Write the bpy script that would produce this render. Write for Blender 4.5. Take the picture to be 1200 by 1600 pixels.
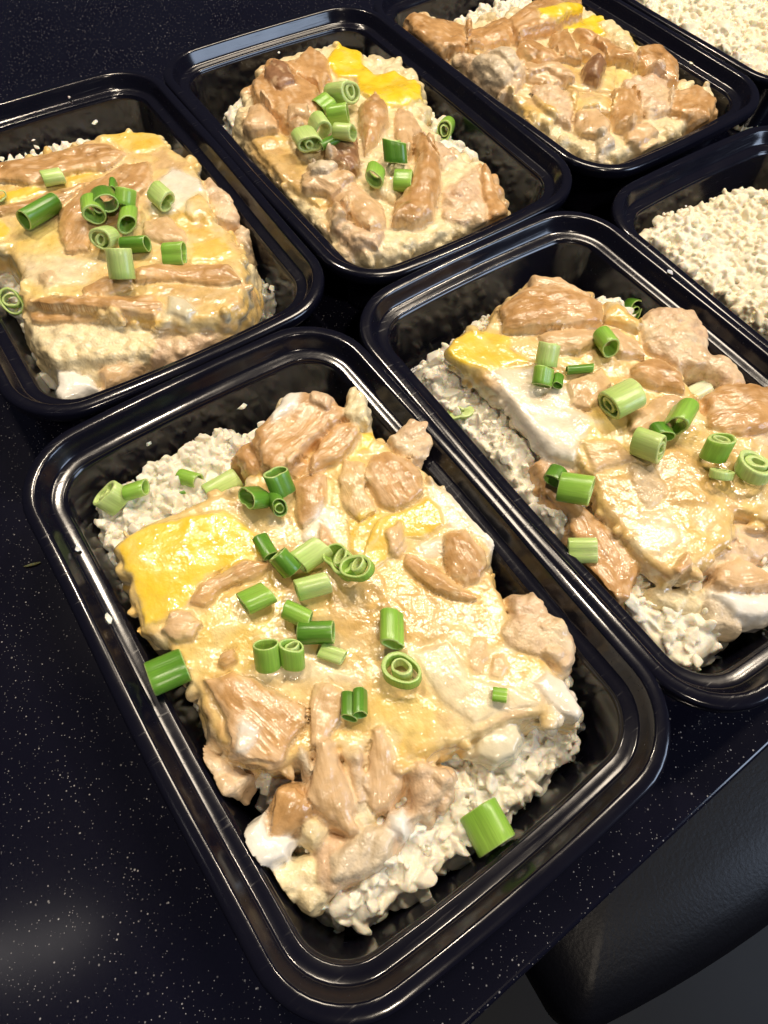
import bpy, bmesh, math, random
import numpy as np
import openvdb
from mathutils import Vector, Matrix
from mathutils.bvhtree import BVHTree

for o in list(bpy.data.objects): bpy.data.objects.remove(o)
S = bpy.context.scene
COL = S.collection
random.seed(7)
RNG = np.random.default_rng(11)

# ------------------------------------------------------------------ camera
RIM = 0.042                                   # height of the container rims above the counter
F, PITCH, ROLL, CAMH = 1030.6, 0.5024, 0.0639, 0.2204
fw = np.array([0, math.sin(PITCH), -math.cos(PITCH)])
up0 = np.array([0, math.cos(PITCH), math.sin(PITCH)]); rt0 = np.array([1., 0, 0])
cr, sr = math.cos(ROLL), math.sin(ROLL)
RT = cr*rt0 + sr*up0; UP = -sr*rt0 + cr*up0
CAM = np.array([0, 0, RIM + CAMH])
cd = bpy.data.cameras.new('camera'); cam = bpy.data.objects.new('camera', cd); COL.objects.link(cam)
cd.sensor_fit = 'HORIZONTAL'; cd.sensor_width = 36; cd.lens = F/1200*36
cd.clip_start = 0.01; cd.clip_end = 50
m = Matrix.Identity(4)
for i in range(3):
    m[i][0] = RT[i]; m[i][1] = UP[i]; m[i][2] = -fw[i]; m[i][3] = CAM[i]
cam.matrix_world = m
S.camera = cam

# ------------------------------------------------------------------ world, lamps, exposure
W = bpy.data.worlds.new('World'); S.world = W; W.use_nodes = True
bg = W.node_tree.nodes['Background']
bg.inputs[0].default_value = (0.52, 0.60, 1.0, 1); bg.inputs[1].default_value = 0.042

def area(name, loc, target, size, power, color, sy=None, spread=None):
    l = bpy.data.lights.new(name, 'AREA'); l.energy = power; l.color = color
    l.shape = 'RECTANGLE' if sy else 'DISK'; l.size = size
    if sy: l.size_y = sy
    if spread: l.spread = spread
    o = bpy.data.objects.new(name, l); COL.objects.link(o); o.location = loc
    d = Vector(target) - Vector(loc)
    o.rotation_euler = d.to_track_quat('-Z', 'Y').to_euler()
    return o
WARM = (1.0, 0.85, 0.66)
area('overhead_lamp', (0.25, 1.05, 1.75), (0, 0.2, 0), 0.50, 17.5, WARM)
area('overhead_lamp', (0.80, 0.95, 1.75), (0, 0.2, 0), 0.13, 14, WARM)
area('overhead_lamp', (-0.55, 1.0, 1.75), (0, 0.2, 0), 0.12, 15, WARM)
area('overhead_lamp', (0.45, -0.95, 1.75), (0, 0.2, 0), 0.12, 11, WARM)
area('overhead_lamp', (-.86, -.22, 1.75), (-.1, 0, 0), 0.045, .2, (1.0, .93, .86), sy=.36)  # added strip, no known lamp: its reflection makes the hazy counter streak
area('window', (1.75, -0.25, 0.85), (0, 0.15, 0), 0.7, 15, (0.62, 0.76, 1.0), sy=0.8)
S.view_settings.view_transform = 'Standard'; S.view_settings.look = 'None'
S.view_settings.exposure = 0.12; S.view_settings.gamma = 1.0
S.render.engine = 'CYCLES'
S.cycles.max_bounces = 6; S.cycles.diffuse_bounces = 4; S.cycles.glossy_bounces = 4
S.cycles.use_denoising = True

# ------------------------------------------------------------------ helpers
def ray(u, v):
    d = ((u-600)/F)*RT - ((v-800)/F)*UP + fw
    return d
def at(u, v, z):
    d = ray(u, v); k = (z-CAM[2])/d[2]
    return CAM + d*k
def poly(px, z):
    return np.array([at(u, v, z)[:2] for u, v in px])
def depth(p): return float(np.dot(np.asarray(p)-CAM, fw))

def tag(o, label=None, cat=None, group=None, kind=None):
    if label: o['label'] = label
    if cat: o['category'] = cat
    if group: o['group'] = group
    if kind: o['kind'] = kind
    return o
def empty(name, loc=(0, 0, 0), rz=0):
    o = bpy.data.objects.new(name, None); COL.objects.link(o)
    o.location = loc; o.rotation_euler = (0, 0, rz); o.empty_display_size = 0.02
    return o
def mesh_obj(name, V, Fc, mat, parent=None, smooth=True, cols=None, normals=None, extra=None):
    me = bpy.data.meshes.new(name)
    V = np.asarray(V, dtype=np.float32)
    if isinstance(Fc, np.ndarray):
        n = Fc.shape[1]
        me.vertices.add(len(V)); me.vertices.foreach_set('co', V.ravel())
        me.loops.add(Fc.size); me.loops.foreach_set('vertex_index', Fc.ravel().astype(np.int32))
        me.polygons.add(len(Fc))
        me.polygons.foreach_set('loop_start', np.arange(0, Fc.size, n, dtype=np.int32))
        me.update(calc_edges=True)
    else:
        me.from_pydata(V.tolist(), [], Fc); me.update()
    me.polygons.foreach_set('use_smooth', np.full(len(me.polygons), smooth))
    if cols is not None:
        a = me.attributes.new('Col', 'FLOAT_COLOR', 'POINT')
        c = np.ones((len(V), 4), np.float32); c[:, :3] = cols
        a.data.foreach_set('color', c.ravel())
    if extra is not None:
        for k, v in extra.items():
            a = me.attributes.new(k, 'FLOAT_VECTOR', 'POINT'); a.data.foreach_set('vector', np.asarray(v, np.float32).ravel())
    if normals is not None:
        me.normals_split_custom_set_from_vertices(np.asarray(normals, np.float32).tolist())
    me.materials.append(mat)
    o = bpy.data.objects.new(name, me); COL.objects.link(o)
    if parent: o.parent = parent
    return o

# ---- hashed value noise for arbitrary points
def _hash(ix, iy, iz, seed):
    h = (ix.astype(np.int64)*374761393 + iy.astype(np.int64)*668265263 + iz.astype(np.int64)*2147483647 + seed*1274126177) & 0xffffffff
    h = ((h ^ (h >> 13))*1274126177) & 0xffffffff
    h = ((h ^ (h >> 16))*2246822519) & 0xffffffff
    return ((h ^ (h >> 15)) & 0xffff)/65535.0*2-1
def vnoise(P, wl, seed=0):
    q = np.asarray(P)/wl + 1000.0; i = np.floor(q).astype(np.int64); f = q-i; f = f*f*(3-2*f)
    x, y, z = i[:, 0], i[:, 1], i[:, 2]; r = 0
    for dx in (0, 1):
        wx = f[:, 0] if dx else 1-f[:, 0]
        for dy in (0, 1):
            wy = f[:, 1] if dy else 1-f[:, 1]
            for dz in (0, 1):
                wz = f[:, 2] if dz else 1-f[:, 2]
                r = r + wx*wy*wz*_hash(x+dx, y+dy, z+dz, seed)
    return r
def fbm(P, wl, seed=0, oc=3):
    r = 0; a = 1.0
    for k in range(oc):
        r = r + a*vnoise(P, wl/(2**k), seed+k*17); a *= .5
    return r/1.75
# ---- separable lattice noise on a dense grid
def _bs(n, step, rng_len):
    x = np.arange(n)/step; i = np.floor(x).astype(int); t = x-i
    Wm = np.zeros((n, rng_len))
    w = [(1-t)**3/6, (3*t**3-6*t**2+4)/6, (-3*t**3+3*t**2+3*t+1)/6, t**3/6]
    for k in range(4): Wm[np.arange(n), i+k] += w[k]
    return Wm
def gnoise(shape, step, seed):
    r = np.random.default_rng(seed)
    L = [int(n/step)+5 for n in shape]
    R = r.uniform(-1, 1, L)*1.9
    R = np.einsum('ai,ijk->ajk', _bs(shape[0], step, L[0]), R, optimize=True)
    R = np.einsum('bj,ajk->abk', _bs(shape[1], step, L[1]), R, optimize=True)
    R = np.einsum('ck,abk->abc', _bs(shape[2], step, L[2]), R, optimize=True)
    return R
def pdist(P, Q):
    """signed distance of points P (N,2) to polygon Q, negative inside"""
    n = len(Q); best = np.full(len(P), 1e9); ins = np.zeros(len(P), bool)
    for i in range(n):
        a = Q[i]; b = Q[(i+1) % n]; e = b-a; w = P-a
        t = np.clip((w@e)/(e@e+1e-18), 0, 1)
        d = w-t[:, None]*e
        best = np.minimum(best, (d*d).sum(1))
        if abs(e[1]) > 1e-12:
            c = ((a[1] <= P[:, 1]) & (b[1] > P[:, 1])) | ((b[1] <= P[:, 1]) & (a[1] > P[:, 1]))
            ins ^= c & (P[:, 0] < a[0] + (P[:, 1]-a[1])/e[1]*e[0])
    d = np.sqrt(best)
    return np.where(ins, -d, d)

# ------------------------------------------------------------------ materials
def mat(name):
    M = bpy.data.materials.new(name); M.use_nodes = True
    return M, M.node_tree.nodes, M.node_tree.links, M.node_tree.nodes['Principled BSDF']
def node(N, t, **kw):
    n = N.new(t)
    for k, v in kw.items():
        if k in n.inputs: n.inputs[k].default_value = v
        else: setattr(n, k, v)
    return n
def food_mat(name, rough, bump, scales, coat=0.0, fibre=False, sss=0.0, var=0.12, spec=0.5):
    M, N, L, B = mat(name)
    at_ = node(N, 'ShaderNodeAttribute', attribute_name='Col')
    tc = node(N, 'ShaderNodeTexCoord')
    nz = node(N, 'ShaderNodeTexNoise', Scale=scales[0], Detail=4.0); L.new(tc.outputs['Object'], nz.inputs['Vector'])
    mx = node(N, 'ShaderNodeMixRGB', blend_type='MULTIPLY'); mx.inputs[0].default_value = 1
    rp = node(N, 'ShaderNodeMapRange'); rp.inputs[3].default_value = 1-var; rp.inputs[4].default_value = 1+var
    rp.inputs[1].default_value = .3; rp.inputs[2].default_value = .7
    L.new(nz.outputs[0], rp.inputs[0]); L.new(at_.outputs['Color'], mx.inputs[1]); L.new(rp.outputs[0], mx.inputs[2])
    L.new(mx.outputs[0], B.inputs['Base Color'])
    rr = node(N, 'ShaderNodeMapRange'); rr.inputs[1].default_value = .3; rr.inputs[2].default_value = .7
    rr.inputs[3].default_value = rough*.6; rr.inputs[4].default_value = rough*1.5
    n2 = node(N, 'ShaderNodeTexNoise', Scale=scales[0]*.5, Detail=3.0); L.new(tc.outputs['Object'], n2.inputs['Vector'])
    L.new(n2.outputs[0], rr.inputs[0]); L.new(rr.outputs[0], B.inputs['Roughness'])
    b1 = node(N, 'ShaderNodeTexNoise', Scale=scales[1], Detail=1.5)
    if fibre:
        fa = node(N, 'ShaderNodeAttribute', attribute_name='fib'); L.new(fa.outputs['Vector'], b1.inputs['Vector'])
    else: L.new(tc.outputs['Object'], b1.inputs['Vector'])
    b2 = node(N, 'ShaderNodeTexNoise', Scale=scales[2], Detail=1.0); L.new(tc.outputs['Object'], b2.inputs['Vector'])
    sc = node(N, 'ShaderNodeMath', operation='MULTIPLY'); sc.inputs[1].default_value = .35; L.new(b2.outputs[0], sc.inputs[0])
    ad = node(N, 'ShaderNodeMath', operation='ADD'); L.new(b1.outputs[0], ad.inputs[0]); L.new(sc.outputs[0], ad.inputs[1])
    bp = node(N, 'ShaderNodeBump', Strength=bump, Distance=0.0009); L.new(ad.outputs[0], bp.inputs['Height'])
    L.new(bp.outputs[0], B.inputs['Normal'])
    B.inputs['Specular IOR Level'].default_value = spec
    if coat:
        B.inputs['Coat Weight'].default_value = coat; B.inputs['Coat Roughness'].default_value = .05
        b3 = node(N, 'ShaderNodeTexNoise', Scale=scales[2]*.55, Detail=1.5); L.new(tc.outputs['Object'], b3.inputs['Vector'])
        bc = node(N, 'ShaderNodeBump', Strength=.42, Distance=0.0008); L.new(b3.outputs[0], bc.inputs['Height'])
        L.new(bp.outputs[0], bc.inputs['Normal']); L.new(bc.outputs[0], B.inputs['Coat Normal'])
    if sss:
        B.inputs['Subsurface Weight'].default_value = sss
        B.inputs['Subsurface Radius'].default_value = (1.0, .7, .4); B.inputs['Subsurface Scale'].default_value = .0012
    return M
M_EGG = food_mat('egg_custard', .30, .35, (260, 330, 900), coat=.75)
M_YOLK = food_mat('egg_yolk', .28, .30, (220, 300, 900), coat=.85, var=.06)
M_WHITE = food_mat('egg_white', .30, .30, (200, 260, 800), coat=.6, var=.05)
M_CHICK = food_mat('cooked_chicken', .36, .28, (230, 1.0, 1100), coat=.5, fibre=True, var=.10)
M_CRUMB = food_mat('minced_chicken', .42, .6, (300, 450, 1000), coat=.4, var=.14)
M_ONION = food_mat('onion', .22, .3, (150, 250, 700), coat=.5, var=.05)
M_RICE = food_mat('cauliflower_rice', .40, .25, (300, 500, 1300), coat=.15, sss=.85, var=.06)

def plastic(name):
    M, N, L, B = mat(name)
    B.inputs['Base Color'].default_value = (.0045, .0045, .0095, 1)
    tc = node(N, 'ShaderNodeTexCoord')
    nz = node(N, 'ShaderNodeTexNoise', Scale=60, Detail=4.0); L.new(tc.outputs['Object'], nz.inputs['Vector'])
    r = node(N, 'ShaderNodeMapRange'); r.inputs[3].default_value = .07; r.inputs[4].default_value = .24
    sm = node(N, 'ShaderNodeMapping'); sm.inputs['Scale'].default_value = (38, 900, 900); sm.inputs['Rotation'].default_value = (0, 0, .5)
    L.new(tc.outputs['Object'], sm.inputs['Vector'])
    s2 = node(N, 'ShaderNodeTexNoise', Scale=1.0, Detail=2.0); L.new(sm.outputs[0], s2.inputs['Vector'])
    s3 = node(N, 'ShaderNodeMapRange'); s3.inputs[1].default_value = .62; s3.inputs[2].default_value = .75; s3.inputs[4].default_value = .16
    L.new(s2.outputs[0], s3.inputs[0]); sa = node(N, 'ShaderNodeMath', operation='ADD'); L.new(s3.outputs[0], sa.inputs[1])
    L.new(nz.outputs[0], r.inputs[0]); L.new(r.outputs[0], sa.inputs[0]); L.new(sa.outputs[0], B.inputs['Roughness'])
    b = node(N, 'ShaderNodeTexNoise', Scale=140, Detail=3.0); L.new(tc.outputs['Object'], b.inputs['Vector'])
    bp = node(N, 'ShaderNodeBump', Strength=.03, Distance=.001); L.new(b.outputs[0], bp.inputs['Height']); L.new(bp.outputs[0], B.inputs['Normal'])
    B.inputs['Specular IOR Level'].default_value = .5
    return M
M_PLASTIC = plastic('black_plastic')

def stone():
    M, N, L, B = mat('speckled_stone')
    tc = node(N, 'ShaderNodeTexCoord')
    prev = None
    for sc, th, keep in ((480, .17, .60), (230, .10, .68), (950, .20, .55)):
        v = node(N, 'ShaderNodeTexVoronoi', Scale=sc); v.inputs['Randomness'].default_value = 1
        L.new(tc.outputs['Object'], v.inputs['Vector'])
        lt = node(N, 'ShaderNodeMapRange'); lt.inputs[1].default_value = th; lt.inputs[2].default_value = th*.5
        L.new(v.outputs['Distance'], lt.inputs[0])
        sp = node(N, 'ShaderNodeSeparateColor'); L.new(v.outputs['Color'], sp.inputs[0])
        k = node(N, 'ShaderNodeMapRange'); k.inputs[1].default_value = keep; k.inputs[2].default_value = 1.0
        L.new(sp.outputs[0], k.inputs[0])
        mm = node(N, 'ShaderNodeMath', operation='MULTIPLY'); L.new(lt.outputs[0], mm.inputs[0]); L.new(k.outputs[0], mm.inputs[1])
        if prev:
            a = node(N, 'ShaderNodeMath', operation='MAXIMUM'); L.new(prev.outputs[0], a.inputs[0]); L.new(mm.outputs[0], a.inputs[1]); prev = a
        else: prev = mm
    cl = node(N, 'ShaderNodeTexNoise', Scale=45, Detail=3.0); L.new(tc.outputs['Object'], cl.inputs['Vector'])
    cm = node(N, 'ShaderNodeMapRange'); cm.inputs[1].default_value = .35; cm.inputs[2].default_value = .65; cm.inputs[3].default_value = .35; cm.inputs[4].default_value = 1
    L.new(cl.outputs[0], cm.inputs[0])
    m3 = node(N, 'ShaderNodeMath', operation='MULTIPLY'); L.new(prev.outputs[0], m3.inputs[0]); L.new(cm.outputs[0], m3.inputs[1])
    mx = node(N, 'ShaderNodeMixRGB'); mx.inputs[1].default_value = (.0045, .0045, .011, 1); mx.inputs[2].default_value = (.52, .51, .50, 1)
    L.new(m3.outputs[0], mx.inputs[0]); L.new(mx.outputs[0], B.inputs['Base Color'])
    rn = node(N, 'ShaderNodeTexNoise', Scale=22, Detail=4.0); L.new(tc.outputs['Object'], rn.inputs['Vector'])
    rr = node(N, 'ShaderNodeMapRange'); rr.inputs[3].default_value = .10; rr.inputs[4].default_value = .20
    L.new(rn.outputs[0], rr.inputs[0]); L.new(rr.outputs[0], B.inputs['Roughness'])
    return M
M_STONE = stone()
def flat(name, c, r, nsc=80, bump=.2):
    M, N, L, B = mat(name)
    tc = node(N, 'ShaderNodeTexCoord')
    nz = node(N, 'ShaderNodeTexNoise', Scale=nsc, Detail=5.0); L.new(tc.outputs['Object'], nz.inputs['Vector'])
    rp = node(N, 'ShaderNodeValToRGB')
    rp.color_ramp.elements[0].color = (c[0]*.75, c[1]*.75, c[2]*.75, 1); rp.color_ramp.elements[1].color = (c[0]*1.25, c[1]*1.25, c[2]*1.25, 1)
    L.new(nz.outputs[0], rp.inputs[0]); L.new(rp.outputs[0], B.inputs['Base Color'])
    bp = node(N, 'ShaderNodeBump', Strength=bump, Distance=.001); L.new(nz.outputs[0], bp.inputs['Height']); L.new(bp.outputs[0], B.inputs['Normal'])
    B.inputs['Roughness'].default_value = r; B.inputs['Specular IOR Level'].default_value = .25
    return M
M_SEAT = flat('black_leather', (.003, .003, .0048), .42, 350, .25)
M_FLOOR = flat('dark_floor', (.0045, .0044, .0052), .5, 12, .1)
M_STEEL = flat('dark_metal', (.03, .03, .033), .3, 60, .05)
def onion_green():
    M, N, L, B = mat('scallion')
    at_ = node(N, 'ShaderNodeAttribute', attribute_name='Col')
    fa = node(N, 'ShaderNodeAttribute', attribute_name='fib')
    nz = node(N, 'ShaderNodeTexNoise', Scale=1.0, Detail=4.0); L.new(fa.outputs['Vector'], nz.inputs['Vector'])
    rp = node(N, 'ShaderNodeMapRange'); rp.inputs[1].default_value = .3; rp.inputs[2].default_value = .7; rp.inputs[3].default_value = .89; rp.inputs[4].default_value = 1.14
    L.new(nz.outputs[0], rp.inputs[0])
    mx = node(N, 'ShaderNodeMixRGB', blend_type='MULTIPLY'); mx.inputs[0].default_value = 1
    L.new(at_.outputs['Color'], mx.inputs[1]); L.new(rp.outputs[0], mx.inputs[2]); L.new(mx.outputs[0], B.inputs['Base Color'])
    bp = node(N, 'ShaderNodeBump', Strength=.2, Distance=.0004); L.new(nz.outputs[0], bp.inputs['Height']); L.new(bp.outputs[0], B.inputs['Normal'])
    B.inputs['Roughness'].default_value = .3
    B.inputs['Subsurface Weight'].default_value = .25; B.inputs['Subsurface Radius'].default_value = (.6, 1.0, .25); B.inputs['Subsurface Scale'].default_value = .0012
    return M
M_SCAL = onion_green()

# ------------------------------------------------------------------ counter, stool, floor
Z0 = 0.0
e1 = at(1196, 1173, Z0)[:2]; e2 = at(843, 1503, Z0)[:2]
ed = (e2-e1)/np.linalg.norm(e2-e1)                 # along the front edge, towards the viewer's left
en = np.array([-ed[1], ed[0]])                     # outward normal
if en @ (np.zeros(2)-e1 + np.array([0.3, -0.5])) < 0: en = -en
def counter():
    prof = [(-1.9, 0.0)] + [(-.0022*(1-math.sin(a)), -.0022*(1-math.cos(a))) for a in np.linspace(0, math.pi/2, 7)] + [(0, -.026), (-.003, -.029), (-1.9, -.029)]
    V = []; Fc = []; n = len(prof)
    for s in (-2.2, 2.2):
        for d, z in prof:
            p = e1 + ed*s + en*d; V.append((p[0], p[1], z))
    for i in range(n): Fc.append((i, (i+1) % n, n+(i+1) % n, n+i))
    Fc.append(tuple(range(n))[::-1]); Fc.append(tuple(range(n, 2*n)))
    o = mesh_obj('countertop', V, Fc, M_STONE, smooth=False)
    bm = bmesh.new(); bm.from_mesh(o.data); bmesh.ops.recalc_face_normals(bm, faces=bm.faces); bm.to_mesh(o.data); bm.free()
    tag(o, 'polished black stone countertop with fine white speckles', 'countertop', kind='structure')
counter()
def floor():
    o = mesh_obj('floor', [(-4, -4, -.92), (4, -4, -.92), (4, 4, -.92), (-4, 4, -.92)], [(0, 1, 2, 3)], M_FLOOR)
    tag(o, 'dark floor far below the counter edge', 'floor', kind='structure')
floor()
def lathe(prof, n=64, cx=0, cy=0):
    V = []; Fc = []
    for i in range(n):
        a = 2*math.pi*i/n
        for r, z in prof: V.append((cx+r*math.cos(a), cy+r*math.sin(a), z))
    k = len(prof)
    for i in range(n):
        j = (i+1) % n
        for q in range(k-1): Fc.append((i*k+q, j*k+q, j*k+q+1, i*k+q+1))
    return V, Fc
def stool():
    zs = -.27
    P0 = at(1162, 1476, zs)[:2]; P1 = at(1066, 1556, zs)[:2]; L0 = at(858, 1568, zs)[:2]
    fd = (P1-P0)/np.linalg.norm(P1-P0); nd = np.array([-fd[1], fd[0]])
    if nd @ en < 0: nd = -nd
    hx = .21; hy = .20
    mid = P0+fd*((L0-P0)@fd-hx)
    c = mid-nd*(hy+.004)
    t = empty('bar_stool', (c[0], c[1], -.92), math.atan2(fd[1], fd[0]))
    tag(t, 'dark padded stool seat seen below the counter edge', 'stool')
    h = zs+.92
    s = 1 if (np.array([-fd[1], fd[0]]) @ nd) > 0 else -1
    def seat_ring(off):
        R = ring(off, hx, hy, .022); R = R.copy(); R[:, 1] += np.sign(R[:, 1])*.018*(1-(R[:, 0]/hx)**2)-.006*np.sign(R[:, 1]); return R
    prof = [(-.12, .010), (-.06, .008), (-.03, .003), (-.012, -.006), (-.003, -.018), (0, -.032), (-.004, -.05), (-.02, -.062)]
    V = []; Fc = []
    for o_, z in prof:
        for p in seat_ring(o_): V.append((p[0], p[1], h+z))
    n = len(V)//len(prof)
    for k in range(len(prof)-1):
        for i in range(n):
            j = (i+1) % n; Fc.append((k*n+i, k*n+j, (k+1)*n+j, (k+1)*n+i))
    Fc.append(tuple(range(n))[::-1]); Fc.append(tuple(range((len(prof)-1)*n, len(prof)*n)))
    o = mesh_obj('seat', V, Fc, M_SEAT, t)
    bm = bmesh.new(); bm.from_mesh(o.data); bmesh.ops.recalc_face_normals(bm, faces=bm.faces); bm.to_mesh(o.data); bm.free()
    V, Fc = lathe([(.028, h-.062), (.028, .02), (.2, .012), (.2, 0.0), (.001, 0.0)], 32); mesh_obj('pedestal', V, Fc, M_STEEL, t)

# ------------------------------------------------------------------ containers
CL, CW, CRAD = 0.2220, 0.1449, 0.0257
BOW_S, BOW_L = 0.0030, 0.0008
CONT = {'A': (-.0202, .0890, .6642), 'B': (-.1533, .2823, .6388), 'C': (-.0289, .3736, .6469),
        'D': (.1021, .1801, .6545), 'E': (.0914, .4663, .6734), 'F': (.2269, .2678, .6493), 'G': (.2145, .5640, .66)}
def ring(off, hx=CW/2, hy=CL/2, rad=CRAD, nc=10, ns=14):
    hx += off; hy += off; r = max(rad+off, .004); pts = []
    def side(a, b, bow, nrm):
        a = np.array(a); b = np.array(b)
        for i in range(ns):
            t = i/ns; p = a+(b-a)*t; pts.append(p+np.array(nrm)*0)
    def arc(cx, cy, a0):
        for i in range(nc):
            a = a0+math.pi/2*i/nc; pts.append(np.array([cx+r*math.cos(a), cy+r*math.sin(a)]))
    side((hx, -hy+r), (hx, hy-r), 0, (1, 0)); arc(hx-r, hy-r, 0)
    side((hx-r, hy), (-hx+r, hy), 0, (0, 1)); arc(-hx+r, hy-r, math.pi/2)
    side((-hx, hy-r), (-hx, -hy+r), 0, (-1, 0)); arc(-hx+r, -hy+r, math.pi)
    side((-hx+r, -hy), (hx-r, -hy), 0, (0, -1)); arc(hx-r, -hy+r, 1.5*math.pi)
    P = np.array(pts)
    q = P.copy()                                  # sides bulge gently outwards
    q[:, 1] += np.sign(P[:, 1])*BOW_S*(1-(P[:, 0]/hx)**2)*np.clip(np.abs(P[:, 1])/hy, 0, 1)**4 - np.sign(P[:, 1])*BOW_S*.35*np.clip(np.abs(P[:, 1])/hy, 0, 1)**4
    q[:, 0] += np.sign(P[:, 0])*BOW_L*(1-(P[:, 1]/hy)**2)*np.clip(np.abs(P[:, 0])/hx, 0, 1)**4
    return q
P_RIM = [(2.6, -5.4), (3.7, -5.6), (4.15, -5.1), (4.25, -3.0), (4.1, -1.4), (3.6, -.55), (2.8, -.15), (1.6, 0), (.2, 0), (-.7, -.12), (-1.15, -.4), (-1.45, -.9),
         (-2.6, -3.2), (-3.9, -5.9), (-4.3, -6.45), (-4.9, -6.75), (-6.6, -6.95), (-8.6, -7.15), (-9.0, -7.3), (-9.2, -7.65), (-9.35, -8.3), (-9.75, -8.55), (-9.95, -8.9), (-10.1, -10.0)]
P_TUB = [(-10.1, -10.0), (-11.1, -18.0), (-12.4, -28.0), (-13.3, -34.5), (-13.9, -37.0), (-15.2, -39.2), (-17.2, -40.2), (-20.0, -40.4), (-30, -40.45), (-45, -40.4), (-60, -40.4)]
P_OUT = [(-60, -41.2), (-21, -41.2), (-17.5, -42.0), (-15.5, -41.9), (-13.6, -40.6), (-12.4, -37.0), (-9.2, -12.0), (-8.4, -8.6), (-4.0, -7.9), (-2.6, -5.6), (-.9, -2.2), (1.5, -1.5), (2.9, -2.6), (2.6, -5.4)]
def sweep(prof, cap=False):
    V = []; Fc = []
    rr = [ring(o/1000) for o, z in prof]; n = len(rr[0])
    for R, (o, z) in zip(rr, prof):
        for p in R:
            wz = .0004*math.sin(p[0]*41+1.3)*math.sin(p[1]*29+.4)*min(1, (z+41)/30); wx = .00035*math.sin(p[1]*47+p[0]*13)
            V.append((p[0]+wx, p[1]+.6*wx, RIM+z/1000+wz))
    for k in range(len(prof)-1):
        for i in range(n):
            j = (i+1) % n; Fc.append((k*n+i, k*n+j, (k+1)*n+j, (k+1)*n+i))
    if cap == 'end': Fc.append(tuple(range((len(prof)-1)*n, len(prof)*n)))
    if cap == 'start': Fc.append(tuple(range(n))[::-1])
    return V, Fc
def comb():
    rim = sweep(P_RIM)
    a = sweep(P_TUB, 'end'); b = sweep(P_OUT, 'start')
    k = len(a[0]); return rim, (a[0]+b[0], a[1]+[tuple(i+k for i in f) for f in b[1]])
CLAB = {'A': 'front black container full of egg bake, nearest to the counter edge',
        'B': 'left black container holding a square slab, cut off by the left side of the picture',
        'C': 'black container in the middle of the back row, bright flat yolk in it',
        'D': 'right black container with a white egg sheet drooping over the rice, beside the front one',
        'E': 'back black container with chicken heap and no scallions on it',
        'F': 'black container at the right side filled with bare white rice, nearer of the two',
        'G': 'black container in the top right corner filled with bare rice'}
def containers():
    rim, tub = comb(); first = None
    for k, (x, y, th) in CONT.items():
        t = empty('meal_container', (x, y, 0), th)
        tag(t, CLAB[k], 'food container', 'black meal containers on the counter')
        if first is None:
            a = mesh_obj('rim', *rim, M_PLASTIC, t); b = mesh_obj('tub', *tub, M_PLASTIC, t); first = (a, b)
        else:
            for s in first:
                c = s.copy(); COL.objects.link(c); c.parent = t
containers()
stool()
def cloc(k, P):
    x, y, th = CONT[k]; c, s = math.cos(th), math.sin(th); q = np.asarray(P)[..., :2]-[x, y]
    return np.stack([q[..., 0]*c+q[..., 1]*s, -q[..., 0]*s+q[..., 1]*c], -1)
def inside_sd(k, P, z):
    """signed distance of xy points to the inner wall of container k at height z"""
    q = np.abs(cloc(k, P)); ins = np.interp(RIM-z, [0, .010, .0345, .0405], [.0045, .0104, .0137, .0172])
    hx = CW/2-ins; hy = CL/2-ins; r = CRAD-ins
    d = q-np.stack([np.broadcast_to(hx-r, q.shape[:-1]), np.broadcast_to(hy-r, q.shape[:-1])], -1)
    return np.linalg.norm(np.maximum(d, 0), axis=-1)+np.minimum(d.max(-1), 0)-r

# ------------------------------------------------------------------ food: colours of each kind (albedo)
KIND = {  # kind: (part name, material, colour a, colour b, roughness of form, fibre)
 'egg':   ('egg_layer',     M_EGG,   (.73, .48, .145), (.79, .60, .28), .10, 0),
 'butter': ('egg_layer',    M_EGG,   (.82, .56, .10), (.84, .66, .24), .08, 0),
 'brown': ('egg_layer',     M_EGG,   (.56, .33, .10), (.64, .42, .17), .10, 0),
 'cream2': ('egg_layer',    M_EGG,   (.84, .72, .46), (.85, .76, .56), .08, 0),
 'gold':  ('egg_yolk',      M_YOLK,  (.82, .50, .025), (.84, .58, .07), .08, 0),
 'yolk':  ('egg_yolk',      M_YOLK,  (.90, .59, .010), (.92, .66, .035), .04, 0),
 'white': ('egg_white',     M_WHITE, (.84, .80, .68), (.86, .82, .74), .10, 0),
 'chick': ('chicken_piece', M_CHICK, (.63, .365, .145), (.42, .215, .068), .10, 1),
 'pale':  ('chicken_piece', M_CHICK, (.71, .485, .265), (.58, .365, .165), .14, 1),
 'dark':  ('chicken_piece', M_CHICK, (.34, .17, .075), (.24, .12, .055), .12, 1),
 'crumb': ('minced_chicken', M_CRUMB, (.70, .52, .31), (.62, .42, .26), 1.0, 0),
 'cream': ('egg_curd',      M_CRUMB, (.80, .69, .43), (.76, .60, .32), .75, 0),
 'grey':  ('chicken_piece', M_CRUMB, (.54, .44, .30), (.68, .55, .37), .55, 0),
 'onion': ('onion_piece',   M_ONION, (.66, .58, .38), (.72, .66, .48), .15, 0),
 'caul':  ('cauliflower_chunk', M_RICE, (.76, .71, .55), (.70, .64, .46), .7, 0),
}
KN = list(KIND)
SOLIDS = []                                    # (verts, tris) of everything that scallions may lie on

def smoothstep(x, a, b):
    t = np.clip((x-a)/(b-a), 0, 1); return t*t*(3-2*t)

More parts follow.
